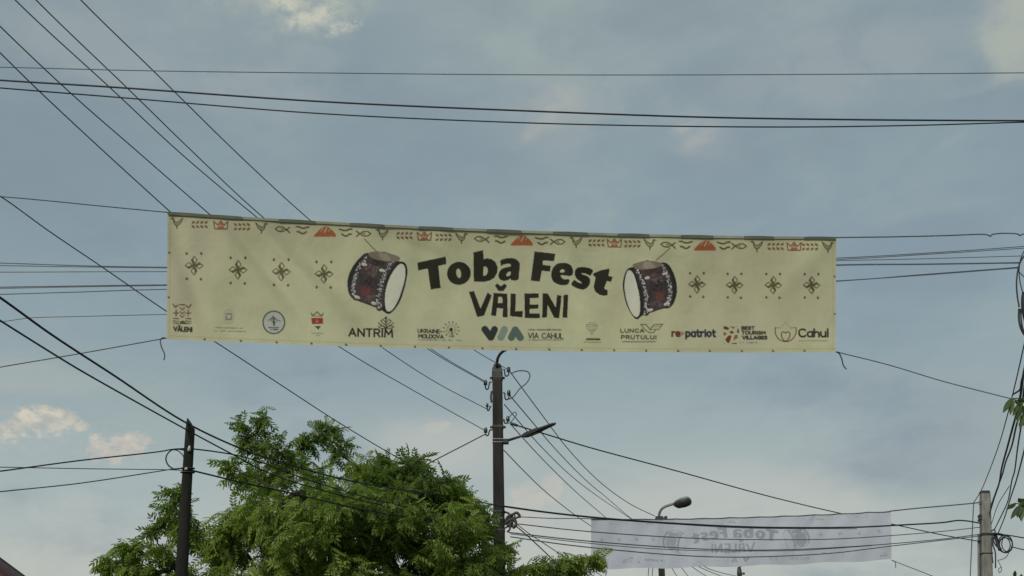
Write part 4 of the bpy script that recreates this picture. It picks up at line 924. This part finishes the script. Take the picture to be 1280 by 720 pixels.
for lab, pts, px in (
    ('top line of the upper close pair entering behind the banner\'s left side', [(-120, 325), (0, 328.8), (120, 332.6), (208, 334), (620, 336), (1046, 322.6), (1180, 315), (1284, 307.8)], 1.4),
    ('lower line of the upper close pair entering behind the banner\'s left side', [(-120, 330), (0, 332), (100, 333.6), (208, 334.9), (620, 340), (1046, 324.4), (1180, 316.6), (1284, 310)], 1.3),
    ('single thin line just under the upper pair left of the banner', [(-120, 340), (0, 340.2), (208, 339.6), (620, 342), (1046, 326), (1150, 323.6), (1276, 320)], 1.2),
    ('top line of the lower close pair entering behind the banner\'s left side', [(-120, 362), (0, 359), (100, 357.4), (208, 356), (620, 350), (1046, 331), (1150, 330), (1274, 328.2)], 1.5),
    ('lower line of the lower close pair entering behind the banner\'s left side', [(-120, 364), (0, 360.6), (100, 358.6), (208, 357), (620, 354), (1046, 332), (1150, 330.8), (1274, 329)], 1.2),
    ('thin line below both pairs left of the banner', [(-120, 371), (0, 368), (100, 365), (208, 361.7), (620, 361), (1046, 351), (1150, 343.4), (1274, 334)], 1.4),
    ('lowest thin line behind the banner\'s left side, beside the sloping rope', [(-120, 410), (0, 402.4), (36, 397.6), (100, 395.6), (208, 393), (620, 384), (1046, 351.8), (1150, 344.4), (1274, 335)], 1.1)):
    wl(lab, pts, YB0, YB1, px, 'wire', group=gB)
# cables strung pole to pole
wl('upper thick cable from the left edge over the timber pole\'s tip and the tree', [(-110, 298), (0, 372), (64, 418), (142, 469), (230, 527), (307, 563), (360, 580), (420, 597), (500, 612), (570, 622), (623, 632)], 10.5, YM - .3, 2.9, 'cable', knot=(232, YL - .12))
wl('dark cable from the concrete pole across the second banner\'s top to the pale pole', [(623, 632), (680, 640), (738, 646.4), (823, 653), (926, 658.4), (990, 659.6), (1071, 659), (1120, 656.6), (1180, 653), (1197, 650.6), (1210, 651.4), (1225, 654)], YM - .3, 37.8, 2.3, 'cable')
wl('lower thick cable from the left edge, crossing the timber pole below its tip', [(-110, 330), (0, 400.6), (79, 450), (111, 469), (231, 536), (290, 567.6), (333, 590), (400, 612), (480, 632), (560, 648), (632, 656)], 10.5, YM + .4, 2.3, 'cable', knot=(232, YL - .12))
wl('cable rising slightly from the left edge to the loop on the timber pole', [(-120, 604), (0, 589), (100, 575.6), (200, 564.4), (216, 561.6), (232, 560.6)], 14, YL - .02, 2.0, 'cable')
wl('thin level line reaching the timber pole behind its cable loop', [(-120, 583), (0, 584), (112, 586), (210, 587.2), (230, 588)], 15, YL, 1.2, 'cable')
wl('pale pair of thin wires rising from the left edge to the timber pole\'s lower insulator', [(-120, 628), (0, 614.6), (100, 604), (200, 588.8), (218, 586), (230, 585)], 14, YL - .02, 1.7, 'wire')
wl('cable leaving the timber pole\'s upper insulator for the tree', [(241, 561), (270, 564.6), (300, 570), (330, 579), (380, 598), (460, 622), (540, 640), (630, 652)], YL, YM - .3, 1.7, 'cable')
wl('cable leaving the timber pole\'s lower insulator and dipping across the tree', [(240, 588), (300, 602.4), (367, 617), (420, 629.6), (500, 645), (632, 660)], YL, YM - .3, 2.0, 'cable')
# concrete pole to the far right, over and across the second banner
gD = 'lines leaving the concrete pole to the lower right'
for lab, pts, Y1, px in (
    ('line from the topmost right insulator down to the gooseneck lamp', [(637, 464), (680, 522), (709, 560), (747, 600), (786, 629), (819, 645.4)], YG, 1.3),
    ('line from the second right insulator, vanishing behind the second banner', [(637, 494), (664, 526), (693, 560), (732, 600), (757, 621), (789, 648), (826, 672)], YG, 1.2),
    ('line starting behind the concrete pole between its second and third right insulators', [(630.4, 505.6), (652, 531), (678, 560), (720, 600), (785, 646), (826, 672)], YG, 1.1),
    ('line from the third right insulator, reaching the second banner\'s left half', [(638, 530), (665, 560), (690, 586), (720, 615), (756, 646), (790, 676), (826, 700)], YG, 1.1),
    ('lowest thin line falling from the concrete pole to the second banner\'s corner', [(630, 563), (655, 589), (680, 613), (719, 644), (738, 657), (770, 678), (826, 712)], YG, 1.1)):
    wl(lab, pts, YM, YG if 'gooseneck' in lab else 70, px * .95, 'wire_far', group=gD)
wl('long dark line from the dead-end clamp on the concrete pole to the pale right pole', [(645, 531.4), (680, 542), (736, 559), (840, 587), (960, 620), (1052, 642), (1113, 654.6), (1180, 669), (1226, 677)], YM, 37.9, 1.7, 'cable', knot=(1050, 37.2))
wl('line from the lowest left insulator down into the treetop', [(606, 543), (575, 559), (540, 577), (500, 598), (470, 612)], YM, 24, 1.6, 'cable')
wl('thick short line from the junction clamp into the tree\'s right branch', [(643, 656), (655, 666), (682, 691), (720, 728)], YM, 31, 1.6, 'wire')
wl('thin line beside it from the junction clamp, going lower right', [(646, 655), (660, 666), (684, 682), (730, 712), (760, 732)], YM, 33, 1.1, 'wire')
gE = 'service lines across the second banner'
for lab, pts, px in (
    ('top thin line from the junction clamp to the second banner\'s upper edge', [(649, 646), (690, 648), (738, 648.4), (840, 655), (930, 660), (1071, 661)], 1.1),
    ('upper service line crossing the middle of the second banner', [(648, 655), (720, 663), (814, 670), (889, 673.6), (960, 674.6), (1043, 673.8), (1120, 669), (1180, 664), (1225, 659)], 1.3),
    ('middle service line crossing the second banner below its lettering\'s top', [(636, 665.6), (720, 675), (804, 682), (880, 686.4), (940, 687.6), (1000, 686.6), (1052, 684), (1110, 680), (1180, 673.6), (1224, 668)], 1.4),
    ('faint service line close beneath the middle one on the second banner', [(638, 667.4), (720, 677.4), (804, 685), (880, 688.4), (940, 688.8), (1000, 688), (1052, 684.8), (1090, 682)], 1.0),
    ('lowest service line crossing the second banner near its foot', [(638, 671), (700, 680), (754, 686), (832, 693), (889, 696), (940, 696.2), (1034, 692), (1090, 685.6), (1114, 682.6), (1180, 675), (1224, 670)], 1.4)):
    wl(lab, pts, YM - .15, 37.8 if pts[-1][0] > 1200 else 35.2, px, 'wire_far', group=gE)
gF = 'far lines seen under the second banner'
for lab, pts in (
    ('leftmost far line under the second banner, nearly upright', [(812.4, 700), (811, 710), (809.6, 730)]), ('nearly upright far line just left of the lamp\'s post', [(816.6, 700), (816, 710), (814.6, 730)]),
    ('short far line slanting down just right of the lamp\'s post', [(836, 704), (841, 712), (852, 730)]), ('second short far line slanting down right of the lamp\'s post', [(846, 702), (853, 711), (866, 728)]),
    ('far line slanting gently left of the tiny far lamp', [(856, 702), (870, 712), (892, 726)]), ('darker far line reaching the tiny far lamp', [(862, 702), (874, 708.6), (896, 718), (922, 728)]),
    ('last far line curving to the tiny far lamp\'s top', [(872, 703), (884, 710), (902, 716), (923, 720.6)])):
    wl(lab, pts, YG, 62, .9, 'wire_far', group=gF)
# risers from the pale right pole up to the near pole
wl('thin line climbing steeply from the pale right pole\'s top left', [(1217, 628.6), (1226, 614), (1235, 593), (1248, 558), (1258, 524), (1270, 476), (1280, 432), (1296, 360)], 37.7, YN, 1.6, 'cable')
wl('thick black cable climbing from the pale right pole\'s top', [(1237, 642), (1243, 622), (1249, 604), (1252, 586), (1259, 560), (1266, 534), (1272, 512), (1276, 492), (1279, 470), (1290, 424)], 37.8, YN, 3.0, 'cable')
wl('second thick black cable climbing close beside the first at the right edge', [(1238, 634), (1246, 612), (1253, 593), (1257, 578), (1264.6, 558), (1270, 534), (1277, 508), (1283, 470), (1296, 424)], 37.8, YN, 2.6, 'cable')
wl('grey twisted wire climbing right of the thick cables', [(1243, 662), (1252, 644), (1260, 626), (1265, 600), (1268, 590), (1272, 560), (1277, 530), (1285, 490), (1298, 430)], 37.6, YN, 2.2, 'wire')
wl('rightmost grey twisted wire climbing from the coil at the right edge', [(1248, 666), (1256, 646), (1264, 620), (1270, 602), (1277, 576), (1284, 548), (1300, 480)], 37.6, YN, 2.2, 'wire')
wl('faint straight wire between the thick and the grey risers', [(1239, 656), (1248, 630), (1262, 607)], 37.8, 34, 1.0, 'wire')
wl('cable leaving the pale right pole\'s black band to the right', [(1243, 667), (1262, 669.4), (1280, 672.4), (1360, 684)], 37.7, 30, 1.9, 'cable')
wl('cable leaving the coil for the lower right edge of the picture', [(1264, 683.4), (1272, 685.4), (1280, 687.4), (1360, 706)], 37.7, 30, 1.6, 'cable')
wl('black cable with a knot joining the risers above the leaves at right', [(1266, 493), (1271, 490), (1275, 487), (1277, 476), (1281, 466)], 20.5, 18.8, 2.6, 'cable')

# ------------------------------------------------------------------ house at the lower left corner
dr = rad(-9.9); d_ = Vector((math.sin(dr), math.cos(dr), 0)); q_ = Vector((math.cos(dr), -math.sin(dr), 0))
A0 = P(0, 701.2, 18.0); RZ = A0.z; L0, L1 = -9.0, 7.0
hb = A0 + d_ * 1.5 - q_ * .2; hs = empty('house', (hb.x, hb.y, 0), 'house whose dark red roof shows in the lower left corner', 'house')
def rp_(l, s, z): return A0 + d_ * l + q_ * s + Vector((0, 0, z - RZ))
for sg, nm in ((1, 'roof_slope'), (-1, 'roof_slope')):
    b = MB(); v = [rp_(L0, 0, RZ), rp_(L1, 0, RZ), rp_(L1, sg * 3.3, RZ - 2.3), rp_(L0, sg * 3.3, RZ - 2.3)]
    b.add([p_ for p_ in v] + [p_ - Vector((0, 0, .05)) for p_ in v], [(0, 1, 2, 3), (7, 6, 5, 4), (0, 4, 5, 1), (1, 5, 6, 2), (2, 6, 7, 3), (3, 7, 4, 0)])
    rf = b.build(nm, M['roof'], hs, smooth=False)
    b = MB()
    for k in range(45):
        l = L0 + .12 + k * (L1 - L0 - .24) / 44; b.tube([rp_(l, sg * .04, RZ - .02), rp_(l, sg * 3.28, RZ - 2.28)], .018, 4)
    o = b.build('sheet_rib', M['roof'], rf); o['kind'] = 'stuff'
b = MB(); b.tube([rp_(L0, 0, RZ + .01), rp_(L1, 0, RZ + .01)], .035, 6); b.build('ridge_cap', M['fascia'], hs)
b = MB(); wz = RZ - 2.1
for (l0, s0, l1, s1) in ((L0 + .4, 2.9, L1 - .4, 2.9), (L0 + .4, -2.9, L1 - .4, -2.9), (L0 + .4, -2.9, L0 + .4, 2.9), (L1 - .4, -2.9, L1 - .4, 2.9)):
    p0, p1 = rp_(l0, s0, 0), rp_(l1, s1, 0); vs = [p0, p1, p1 + Vector((0, 0, wz)), p0 + Vector((0, 0, wz))]; fs = [(0, 1, 2, 3)]
    if l0 == l1: vs.append(rp_(l0, 0, RZ - .08)); fs = [(0, 1, 2, 4, 3)]
    b.add(vs, fs)
b.build('wall', M['render'], hs, smooth=False)
for l in (-2.2, .6, 3.4):
    c_ = rp_(l, 2.93, 1.35); b = MB()
    for o_, sx, sz in (((0, .62), 1.3, .08), ((0, -.62), 1.3, .08)): b.box(c_ + Vector((0, 0, o_[1])), .07, sx, sz, -dr)
    for o_ in (-.61, 0, .61): b.box(c_ + d_ * o_, .07, .07, 1.16, -dr)
    fr = b.build('window', M['frame'], hs, smooth=False); b = MB(); b.box(c_ - q_ * .012, .02, 1.2, 1.2, -dr); b.build('pane', M['window'], fr, smooth=False)

# ------------------------------------------------------------------ trees
def leafmat(name, cols, trans=.5):
    m = bpy.data.materials.new(name); m.use_nodes = True; n = NT(m.node_tree); p_ = n.n['Principled BSDF']; mo = n.n['Material Output']
    at_ = n.new('ShaderNodeAttribute', attribute_name='tint')
    r = n.new('ShaderNodeValToRGB'); n.l.new(at_.outputs['Fac'], r.inputs[0]); c_ = r.color_ramp
    c_.elements[0].color = (*cols[0], 1); c_.elements[1].color = (*cols[-1], 1)
    for i, cc in enumerate(cols[1:-1]): e = c_.elements.new((i + 1) / (len(cols) - 1)); e.color = (*cc, 1)
    n.l.new(r.outputs[0], p_.inputs['Base Color']); p_.inputs['Roughness'].default_value = .5; p_.inputs['Specular IOR Level'].default_value = .35
    tr = n.new('ShaderNodeBsdfTranslucent'); n.l.new(n.mix(1.0, r.outputs[0], (1.0, 1.15, .45), 'MULTIPLY'), tr.inputs['Color'])
    mx = n.new('ShaderNodeMixShader'); mx.inputs[0].default_value = trans
    n.l.new(p_.outputs[0], mx.inputs[1]); n.l.new(tr.outputs[0], mx.inputs[2]); n.l.new(mx.outputs[0], mo.inputs[0])
    return m
M['leaf'] = leafmat('pinnate_leaves', [(.078, .130, .040), (.145, .225, .050), (.205, .290, .062), (.28, .345, .095)])
M['leaf2'] = leafmat('broad_leaves', [(.02, .04, .012), (.045, .08, .02), (.07, .11, .03)], .3)

def leaf_template(npair=6, ll=.30, lw=.085, droop=.35):
    """one compound leaf along +X, unit length; returns verts, quads (each leaflet two faces folded on its midrib)"""
    vs, fs = [], []
    def leafl(o, d, up, L_, w_):
        s = np.cross(up, d); s /= np.linalg.norm(s)
        k = len(vs); tip = o + d * L_ - up * L_ * .22
        m1 = o + d * L_ * .32 - up * L_ * .02; m2 = o + d * L_ * .68 - up * L_ * .10
        vs.extend([o, m1 + s * w_ * .5 + up * w_ * .16, m2 + s * w_ * .42 + up * w_ * .1, tip, m2 - s * w_ * .42 + up * w_ * .1, m1 - s * w_ * .5 + up * w_ * .16])
        fs.extend([(k, k + 1, k + 2, k + 3), (k, k + 3, k + 4, k + 5)])
    for i in range(npair):
        t_ = .22 + .68 * i / (npair - 1); o = np.array([t_, 0, -droop * t_ * t_]); sz = math.sin(math.pi * (.25 + .55 * i / (npair - 1)))
        for sg in (-1, 1):
            d = np.array([.50, sg * .82, -.30]); d /= np.linalg.norm(d)
            leafl(o, d, np.array([0, 0, 1.0]), ll * (.75 + .35 * sz), lw)
    leafl(np.array([.95, 0, -droop * .9]), np.array([.9, 0, -.43]), np.array([.43, 0, .9]), ll * 1.05, lw)
    # rachis: a narrow strip
    k = len(vs)
    for i in range(4):
        t_ = i / 3; vs.extend([np.array([t_, -.006, -droop * t_ * t_]), np.array([t_, .006, -droop * t_ * t_])])
    for i in range(3): fs.append((k + 2 * i, k + 2 * i + 1, k + 2 * i + 3, k + 2 * i + 2))
    return np.array(vs, float), np.array(fs, int)

def grow_tree(name, label, base, fork, blobs, density, leaf_len, trunk_r, seed, leafm, bare=.0, single=0, tmpl=None, per=(4, 7), group=None):
    """blobs: (centre, (rx, ry, rz), number of twig nodes, tint bias)"""
    rs = np.random.RandomState(seed)
    root = empty(name, base, label, 'tree', group)
    base = np.array(base); fork = np.array(fork)
    pts = [base + (fork - base) * t_ + np.array([math.sin(t_ * 5) * .06, math.cos(t_ * 4) * .05, 0]) * (t_ * (1 - t_) * 4) for t_ in np.linspace(0, 1, 8)]
    par = [-1] + list(range(7)); tint = [0.5] * 8; isleaf = [False] * 8
    # limbs reaching for each clump
    for (c_, r_, n_, tb) in sorted(blobs, key=lambda q: np.linalg.norm(np.array(q[0]) - fork)):
        c_ = np.array(c_); A_ = np.array(pts); cand = np.linalg.norm(A_ - c_, axis=1) + (A_[:, 2] > c_[2] + .2) * 2.0
        cand[:4] += 50
        j = int(np.argmin(cand)); L_ = np.linalg.norm(c_ - A_[j]); m_ = max(2, int(L_ / .45)); st = A_[j]
        for q in range(1, m_ + 1):
            t_ = q / m_; p_ = st + (c_ - st) * t_ + np.array([0, 0, -.18 * L_ * t_ * (1 - t_)]) + rs.normal(0, .05, 3) * (t_ < 1)
            pts.append(p_); par.append(j); isleaf.append(False); tint.append(tb); j = len(pts) - 1
    nodes = []
    for (c_, r_, n_, tb) in blobs:
        for _ in range(int(n_ * density)):
            v = rs.normal(0, 1, 3); v /= np.linalg.norm(v); rr = rs.uniform(0, 1) ** .42
            if rs.rand() < .07: rr *= 1.22
            nodes.append((np.array(c_) + v * np.array(r_) * rr, tb, rr))
    ctr = np.array([b_[0] for b_ in blobs]).mean(0)
    nodes.sort(key=lambda q: np.linalg.norm(q[0] - fork))
    P3 = np.zeros((len(pts) + len(nodes) * 2, 3)); P3[:len(pts)] = pts; cnt = len(pts)
    for (p_, tb, rr) in nodes:
        d = np.linalg.norm(P3[7:cnt] - p_, axis=1); j = int(np.argmin(d)) + 7; dj = d[j - 7]
        if dj > .55:
            mid = (P3[j] + p_) / 2 + rs.normal(0, .04, 3); P3[cnt] = mid; par.append(j); isleaf.append(True); tint.append(tb); j = cnt; cnt += 1
        P3[cnt] = p_; par.append(j); isleaf.append(True); tint.append(tb); cnt += 1
    P3 = P3[:cnt]; par = np.array(par)
    wgt = np.ones(cnt)
    for i in range(cnt - 1, 7, -1): wgt[par[i]] += wgt[i]
    # children can have lower index only through par < i, so one sweep is enough
    for i in range(7, 0, -1): wgt[par[i]] = max(wgt[par[i]], wgt[i])
    R_ = np.clip(.0055 * wgt ** .5, .006, trunk_r); R_[:8] = np.maximum(R_[:8], trunk_r * np.linspace(1.25, .9, 8))
    tb_ = MB(); tb_.tube([Vector(p_) for p_ in P3[:8]], [float(r_) for r_ in R_[:8]], 12); tb_.build('trunk', M['bark'], root)
    big, small = MB(), MB()
    for i in range(8, cnt):
        j = par[i]; r0 = min(R_[j], R_[i] * 1.5); 
        if (P3[i] - P3[j]) @ (P3[i] - P3[j]) < 1e-5: continue
        (big if R_[i] > .02 else small).tube([Vector(P3[j]), Vector(P3[i])], [float(r0), float(R_[i])], 5 if R_[i] > .02 else 3, cap=False)
    if big.v: big.build('limbs', M['bark'], root)
    tw = small.build('twigs', M['bark'], root); tw['kind'] = 'stuff'
    # leaves
    TV, TF = tmpl or leaf_template()
    cl = rs.normal(0, 1, (60, 3)); cl_p = P3[rs.randint(8, cnt, 60)]
    mats, tints = [], []
    for i in range(8, cnt):
        if not isleaf[i]: continue
        dirp = P3[i] - P3[par[i]]; dirp /= np.linalg.norm(dirp) + 1e-9
        out_ = P3[i] - ctr; out_ /= np.linalg.norm(out_) + 1e-9
        near = int(np.argmin(np.linalg.norm(cl_p - P3[i], axis=1)))
        for _ in range(rs.randint(*per)):
            d = dirp * .45 + out_ * .30 + rs.normal(0, .62, 3); d /= np.linalg.norm(d)
            d[2] = d[2] * .75 - .28; d /= np.linalg.norm(d)
            up = np.array([0, 0, 1.0]) + rs.normal(0, .55, 3); s_ = np.cross(up, d); s_ /= np.linalg.norm(s_); u_ = np.cross(d, s_)
            L_ = leaf_len * rs.uniform(.65, 1.2)
            o_ = P3[i] - dirp * rs.uniform(0, .22)
            mats.append(np.concatenate([np.stack([d, s_ * rs.uniform(.8, 1.1), u_ * rs.uniform(.5, 1.5)], 1) * L_, o_[:, None]], 1))
            tints.append(np.clip(tint[i] + .07 + .17 * cl[near, 0] + rs.normal(0, .14), 0, 1))
    mats = np.array(mats); tints = np.array(tints)
    singles = np.zeros(len(mats), bool)
    if single:   # the leaves that stand furthest out of the crown towards the sky are objects of their own
        cen = mats[:, :, 3]; d = ((cen - CAM) @ np.array([0, -SP, CP])) / ((cen - CAM) @ np.array([0, CP, SP]))
        xx = (cen[:, 0]) / ((cen - CAM) @ np.array([0, CP, SP])); px = 640 + F * xx; py = 360 - F * d
        bins = np.round(px / 5).astype(int); score = np.full(len(mats), 1e9)
        for b_ in np.unique(bins):
            ii = np.where(bins == b_)[0]; score[ii] = np.argsort(np.argsort(py[ii])) + (py[ii].min() > 715) * 99
        okk = (py < 700); score[~okk] = 1e9
        singles[np.argsort(score)[:single]] = True
    def to_mesh(nm, mt, tn):
        vv = np.einsum('nij,vj->nvi', mt[:, :, :3], TV) + mt[:, None, :, 3] - np.array(root.location)
        n_, nv = vv.shape[:2]; ff = (TF[None] + (np.arange(n_) * nv)[:, None, None]).reshape(-1, 4)
        me = bpy.data.meshes.new(nm); me.vertices.add(n_ * nv); me.vertices.foreach_set('co', vv.astype(np.float32).ravel())
        me.loops.add(ff.size); me.loops.foreach_set('vertex_index', ff.astype(np.int32).ravel())
        me.polygons.add(len(ff)); me.polygons.foreach_set('loop_start', np.arange(0, ff.size, 4, dtype=np.int32)); me.update(calc_edges=True)
        a = me.attributes.new('tint', 'FLOAT', 'POINT'); a.data.foreach_set('value', np.repeat(tn, nv).astype(np.float32))
        return me
    fo = obj('foliage', to_mesh('foliage', mats[~singles], tints[~singles]), M[leafm], root); fo['kind'] = 'stuff'
    for i in np.where(singles)[0]:
        m1 = mats[i:i + 1].copy(); o_ = m1[0, :, 3].copy()
        lo = obj('leaf', to_mesh('leaf', m1, tints[i:i + 1]), M[leafm], root)
    print(name, 'nodes', cnt, 'leaves', len(mats))
    return root

YT = 25.0
def TB(px, py, rx, ry, Y, ryd, n_, tb): return (tuple(P(px, py, Y)), (rx * Y / F, ryd, ry * Y / F), n_, tb)
tree_blobs = [
    TB(329, 522, 8, 14, 24.6, .3, 8, .40), TB(300, 532, 10, 12, 24.6, .3, 6, .40), TB(312, 548, 20, 16, 24.6, .5, 12, .40), TB(338, 556, 22, 18, 24.6, .6, 13, .42), TB(408, 536, 17, 12, 24.8, .4, 12, .42), TB(388, 554, 18, 14, 24.8, .5, 12, .45), TB(362, 574, 30, 18, 24.8, .7, 20, .38),
    TB(320, 598, 38, 24, 24.4, .8, 34, .42), TB(425, 566, 14, 24, 25, .5, 13, .42), TB(290, 582, 11, 9, 24.4, .3, 6, .38), TB(385, 610, 42, 26, 24.5, 1.0, 44, .45),
    TB(462, 592, 32, 22, 24.6, 1.0, 54, .62), TB(484, 584, 14, 12, 24.7, .6, 16, .40), TB(518, 588, 22, 20, 25, .9, 40, .38), TB(505, 612, 40, 22, 24.4, 1.2, 66, .55), TB(556, 616, 30, 24, 25, 1.0, 62, .52), TB(575, 628, 22, 16, 24.8, .7, 34, .70), TB(594, 650, 22, 24, 25.4, .8, 46, .52),
    TB(425, 645, 60, 34, 22.8, 1.6, 120, .52), TB(480, 655, 60, 40, 23.8, 2.0, 160, .48), TB(550, 668, 58, 44, 24.4, 1.8, 160, .46), TB(350, 655, 52, 34, 23.2, 1.6, 110, .60), TB(390, 690, 60, 36, 22.8, 1.8, 130, .42), TB(450, 622, 40, 12, 22.8, .8, 34, .62), TB(300, 652, 36, 20, 23.8, 1.0, 58, .60),
    TB(224, 612, 10, 10, 23.8, .4, 6, .42), TB(220, 636, 18, 20, 23.8, .6, 20, .50), TB(238, 660, 24, 18, 24, .8, 28, .48), TB(275, 682, 32, 22, 24, 1.1, 44, .50), TB(194, 662, 12, 9, 23.8, .4, 8, .38), TB(205, 688, 18, 12, 23.8, .5, 14, .45),
    TB(168, 688, 20, 11, 23.8, .5, 16, .42), TB(145, 702, 18, 11, 23.8, .4, 13, .42), TB(180, 712, 26, 9, 23.8, .5, 18, .48), TB(230, 722, 40, 10, 24, .8, 26, .42), TB(150, 735, 40, 16, 24, .6, 24, .42), TB(260, 760, 70, 24, 24, 1.4, 70, .42),
    TB(340, 735, 70, 34, 24.2, 2.2, 170, .45), TB(440, 735, 90, 44, 24.0, 2.4, 260, .50), TB(550, 740, 80, 44, 24.8, 2.2, 220, .48), TB(612, 700, 24, 30, 25.6, .8, 44, .48), TB(646, 720, 24, 18, 25.8, .6, 30, .45),
    TB(678, 708, 20, 10, 26, .4, 18, .38), TB(712, 704, 20, 10, 26, .4, 22, .36), TB(742, 696, 13, 7, 26, .3, 11, .36), TB(700, 722, 26, 10, 26, .5, 18, .38),
    TB(632, 684, 10, 10, 25.8, .3, 8, .5), TB(400, 800, 190, 60, 24.6, 3, 240, .4)]
tbp = P(430, 700, YT); grow_tree('broadleaf_tree', 'lush yellow-green tree with drooping feathery leaves behind the timber pole', (tbp.x, YT, 0), (tbp.x - .1, YT, 3.6), tree_blobs, 1.0, .225, .20, 5, 'leaf', single=260, tmpl=leaf_template(4, .42, .155, .5), per=(5, 8))

# tree outside the right edge, a few of whose broad leaves hang into the picture
YQ = 9.0
tq = P(1620, 640, YQ); qb = [TB(1520, 500, 60, 60, YQ, .6, 20, .5), TB(1500, 620, 60, 40, YQ, .5, 14, .4), TB(1640, 380, 100, 80, YQ, .8, 30, .5)]
qt = grow_tree('broadleaf_tree', 'broad-leaved tree at the right edge, only dark leaf clusters showing over the cables', (tq.x, YQ, 0), (tq.x, YQ, 2.6), qb, 1.0, .40, .12, 9, 'leaf2', tmpl=leaf_template(4, .42, .17, .3))
def single_leaf(a, b_, wd, Y, roll, tint):
    A, B_ = P(*a, Y), P(*b_, Y - .02); d = B_ - A; L_ = d.length; d.normalize(); vw = (A - CAM).normalized()
    s = d.cross(vw).normalized(); s = Quaternion(d, roll) @ s; u = s.cross(d); wd = wd * Y / F / 2
    vs, fs = [], []; n_ = 7
    for i in range(n_ + 1):
        t_ = i / n_; ww = wd * math.sin(math.pi * min(1, .04 + .96 * t_) ** .85) ** .8 if 0 < i < n_ else wd * .04
        c_ = A + d * L_ * t_ - Vector((0, 0, .16 * L_ * t_ * t_)) * .4
        vs += [c_ + s * ww + u * ww * .35, c_, c_ - s * ww + u * ww * .35]
    for i in range(n_):
        k = 3 * i; fs += [(k, k + 1, k + 4, k + 3), (k + 1, k + 2, k + 5, k + 4)]
    b = MB(); b.add(vs, fs); o = b.build('leaf', M['leaf2'], qt); a_ = o.data.attributes.new('tint', 'FLOAT', 'POINT'); a_.data.foreach_set('value', [tint] * len(vs))
for a, b_, wd, rl, ti in (((1265, 497.6), (1253.4, 514.6), 7.5, .3, .5), ((1266, 499), (1262.4, 517.6), 7, .5, .7), ((1268, 500), (1274, 506), 5, .4, .4), ((1274, 504), (1265.6, 519), 6, .4, .4), ((1275, 505), (1271.6, 527), 8, .2, .6), ((1277, 508), (1283, 520), 7, .5, .3), ((1278, 500), (1268.6, 524), 6, .7, .3),
                          ((1284, 512), (1274, 534.6), 8, .3, .45), ((1283, 508), (1281, 536), 8, .3, .6), ((1281, 500), (1288, 496), 6, .2, .5), ((1272, 500), (1283, 502), 7, .5, .4), ((1284, 524), (1273, 531), 7, .4, .5),
                          ((1270, 629.4), (1257.6, 635.6), 5.5, .3, .2), ((1275, 631), (1263, 647.6), 6.5, .4, .3), ((1276, 632), (1276.4, 650.6), 8, .2, .45), ((1275, 630), (1271.4, 646), 8, .5, .2), ((1277, 628), (1283, 624), 7, .3, .3), ((1276, 630), (1285, 640), 8, .3, .25), ((1277, 629), (1273, 622), 6, .3, .3), ((1282, 624), (1276, 631), 7, .2, .3),
                          ((1268.6, 722), (1269, 712.4), 4.5, .3, .2), ((1274, 730), (1266, 719), 5, .3, .3), ((1275, 730), (1277, 716.6), 6, .3, .3)):
    single_leaf(a, b_, wd, YQ, rl, ti)
b = MB()
for pp in ([(1510, 540), (1400, 512), (1330, 500), (1300, 494), (1281, 498), (1266, 498)], [(1300, 494), (1290, 502), (1280, 508), (1273, 505)], [(1510, 630), (1420, 622), (1340, 622), (1300, 624), (1277, 630), (1268, 629)], [(1510, 640), (1420, 660), (1340, 700), (1290, 740), (1270, 724)]):
    b.tube(path(pp, YQ, YQ, 5), .0045, 5)
b.build('leaf_twig', M['bark'], qt)
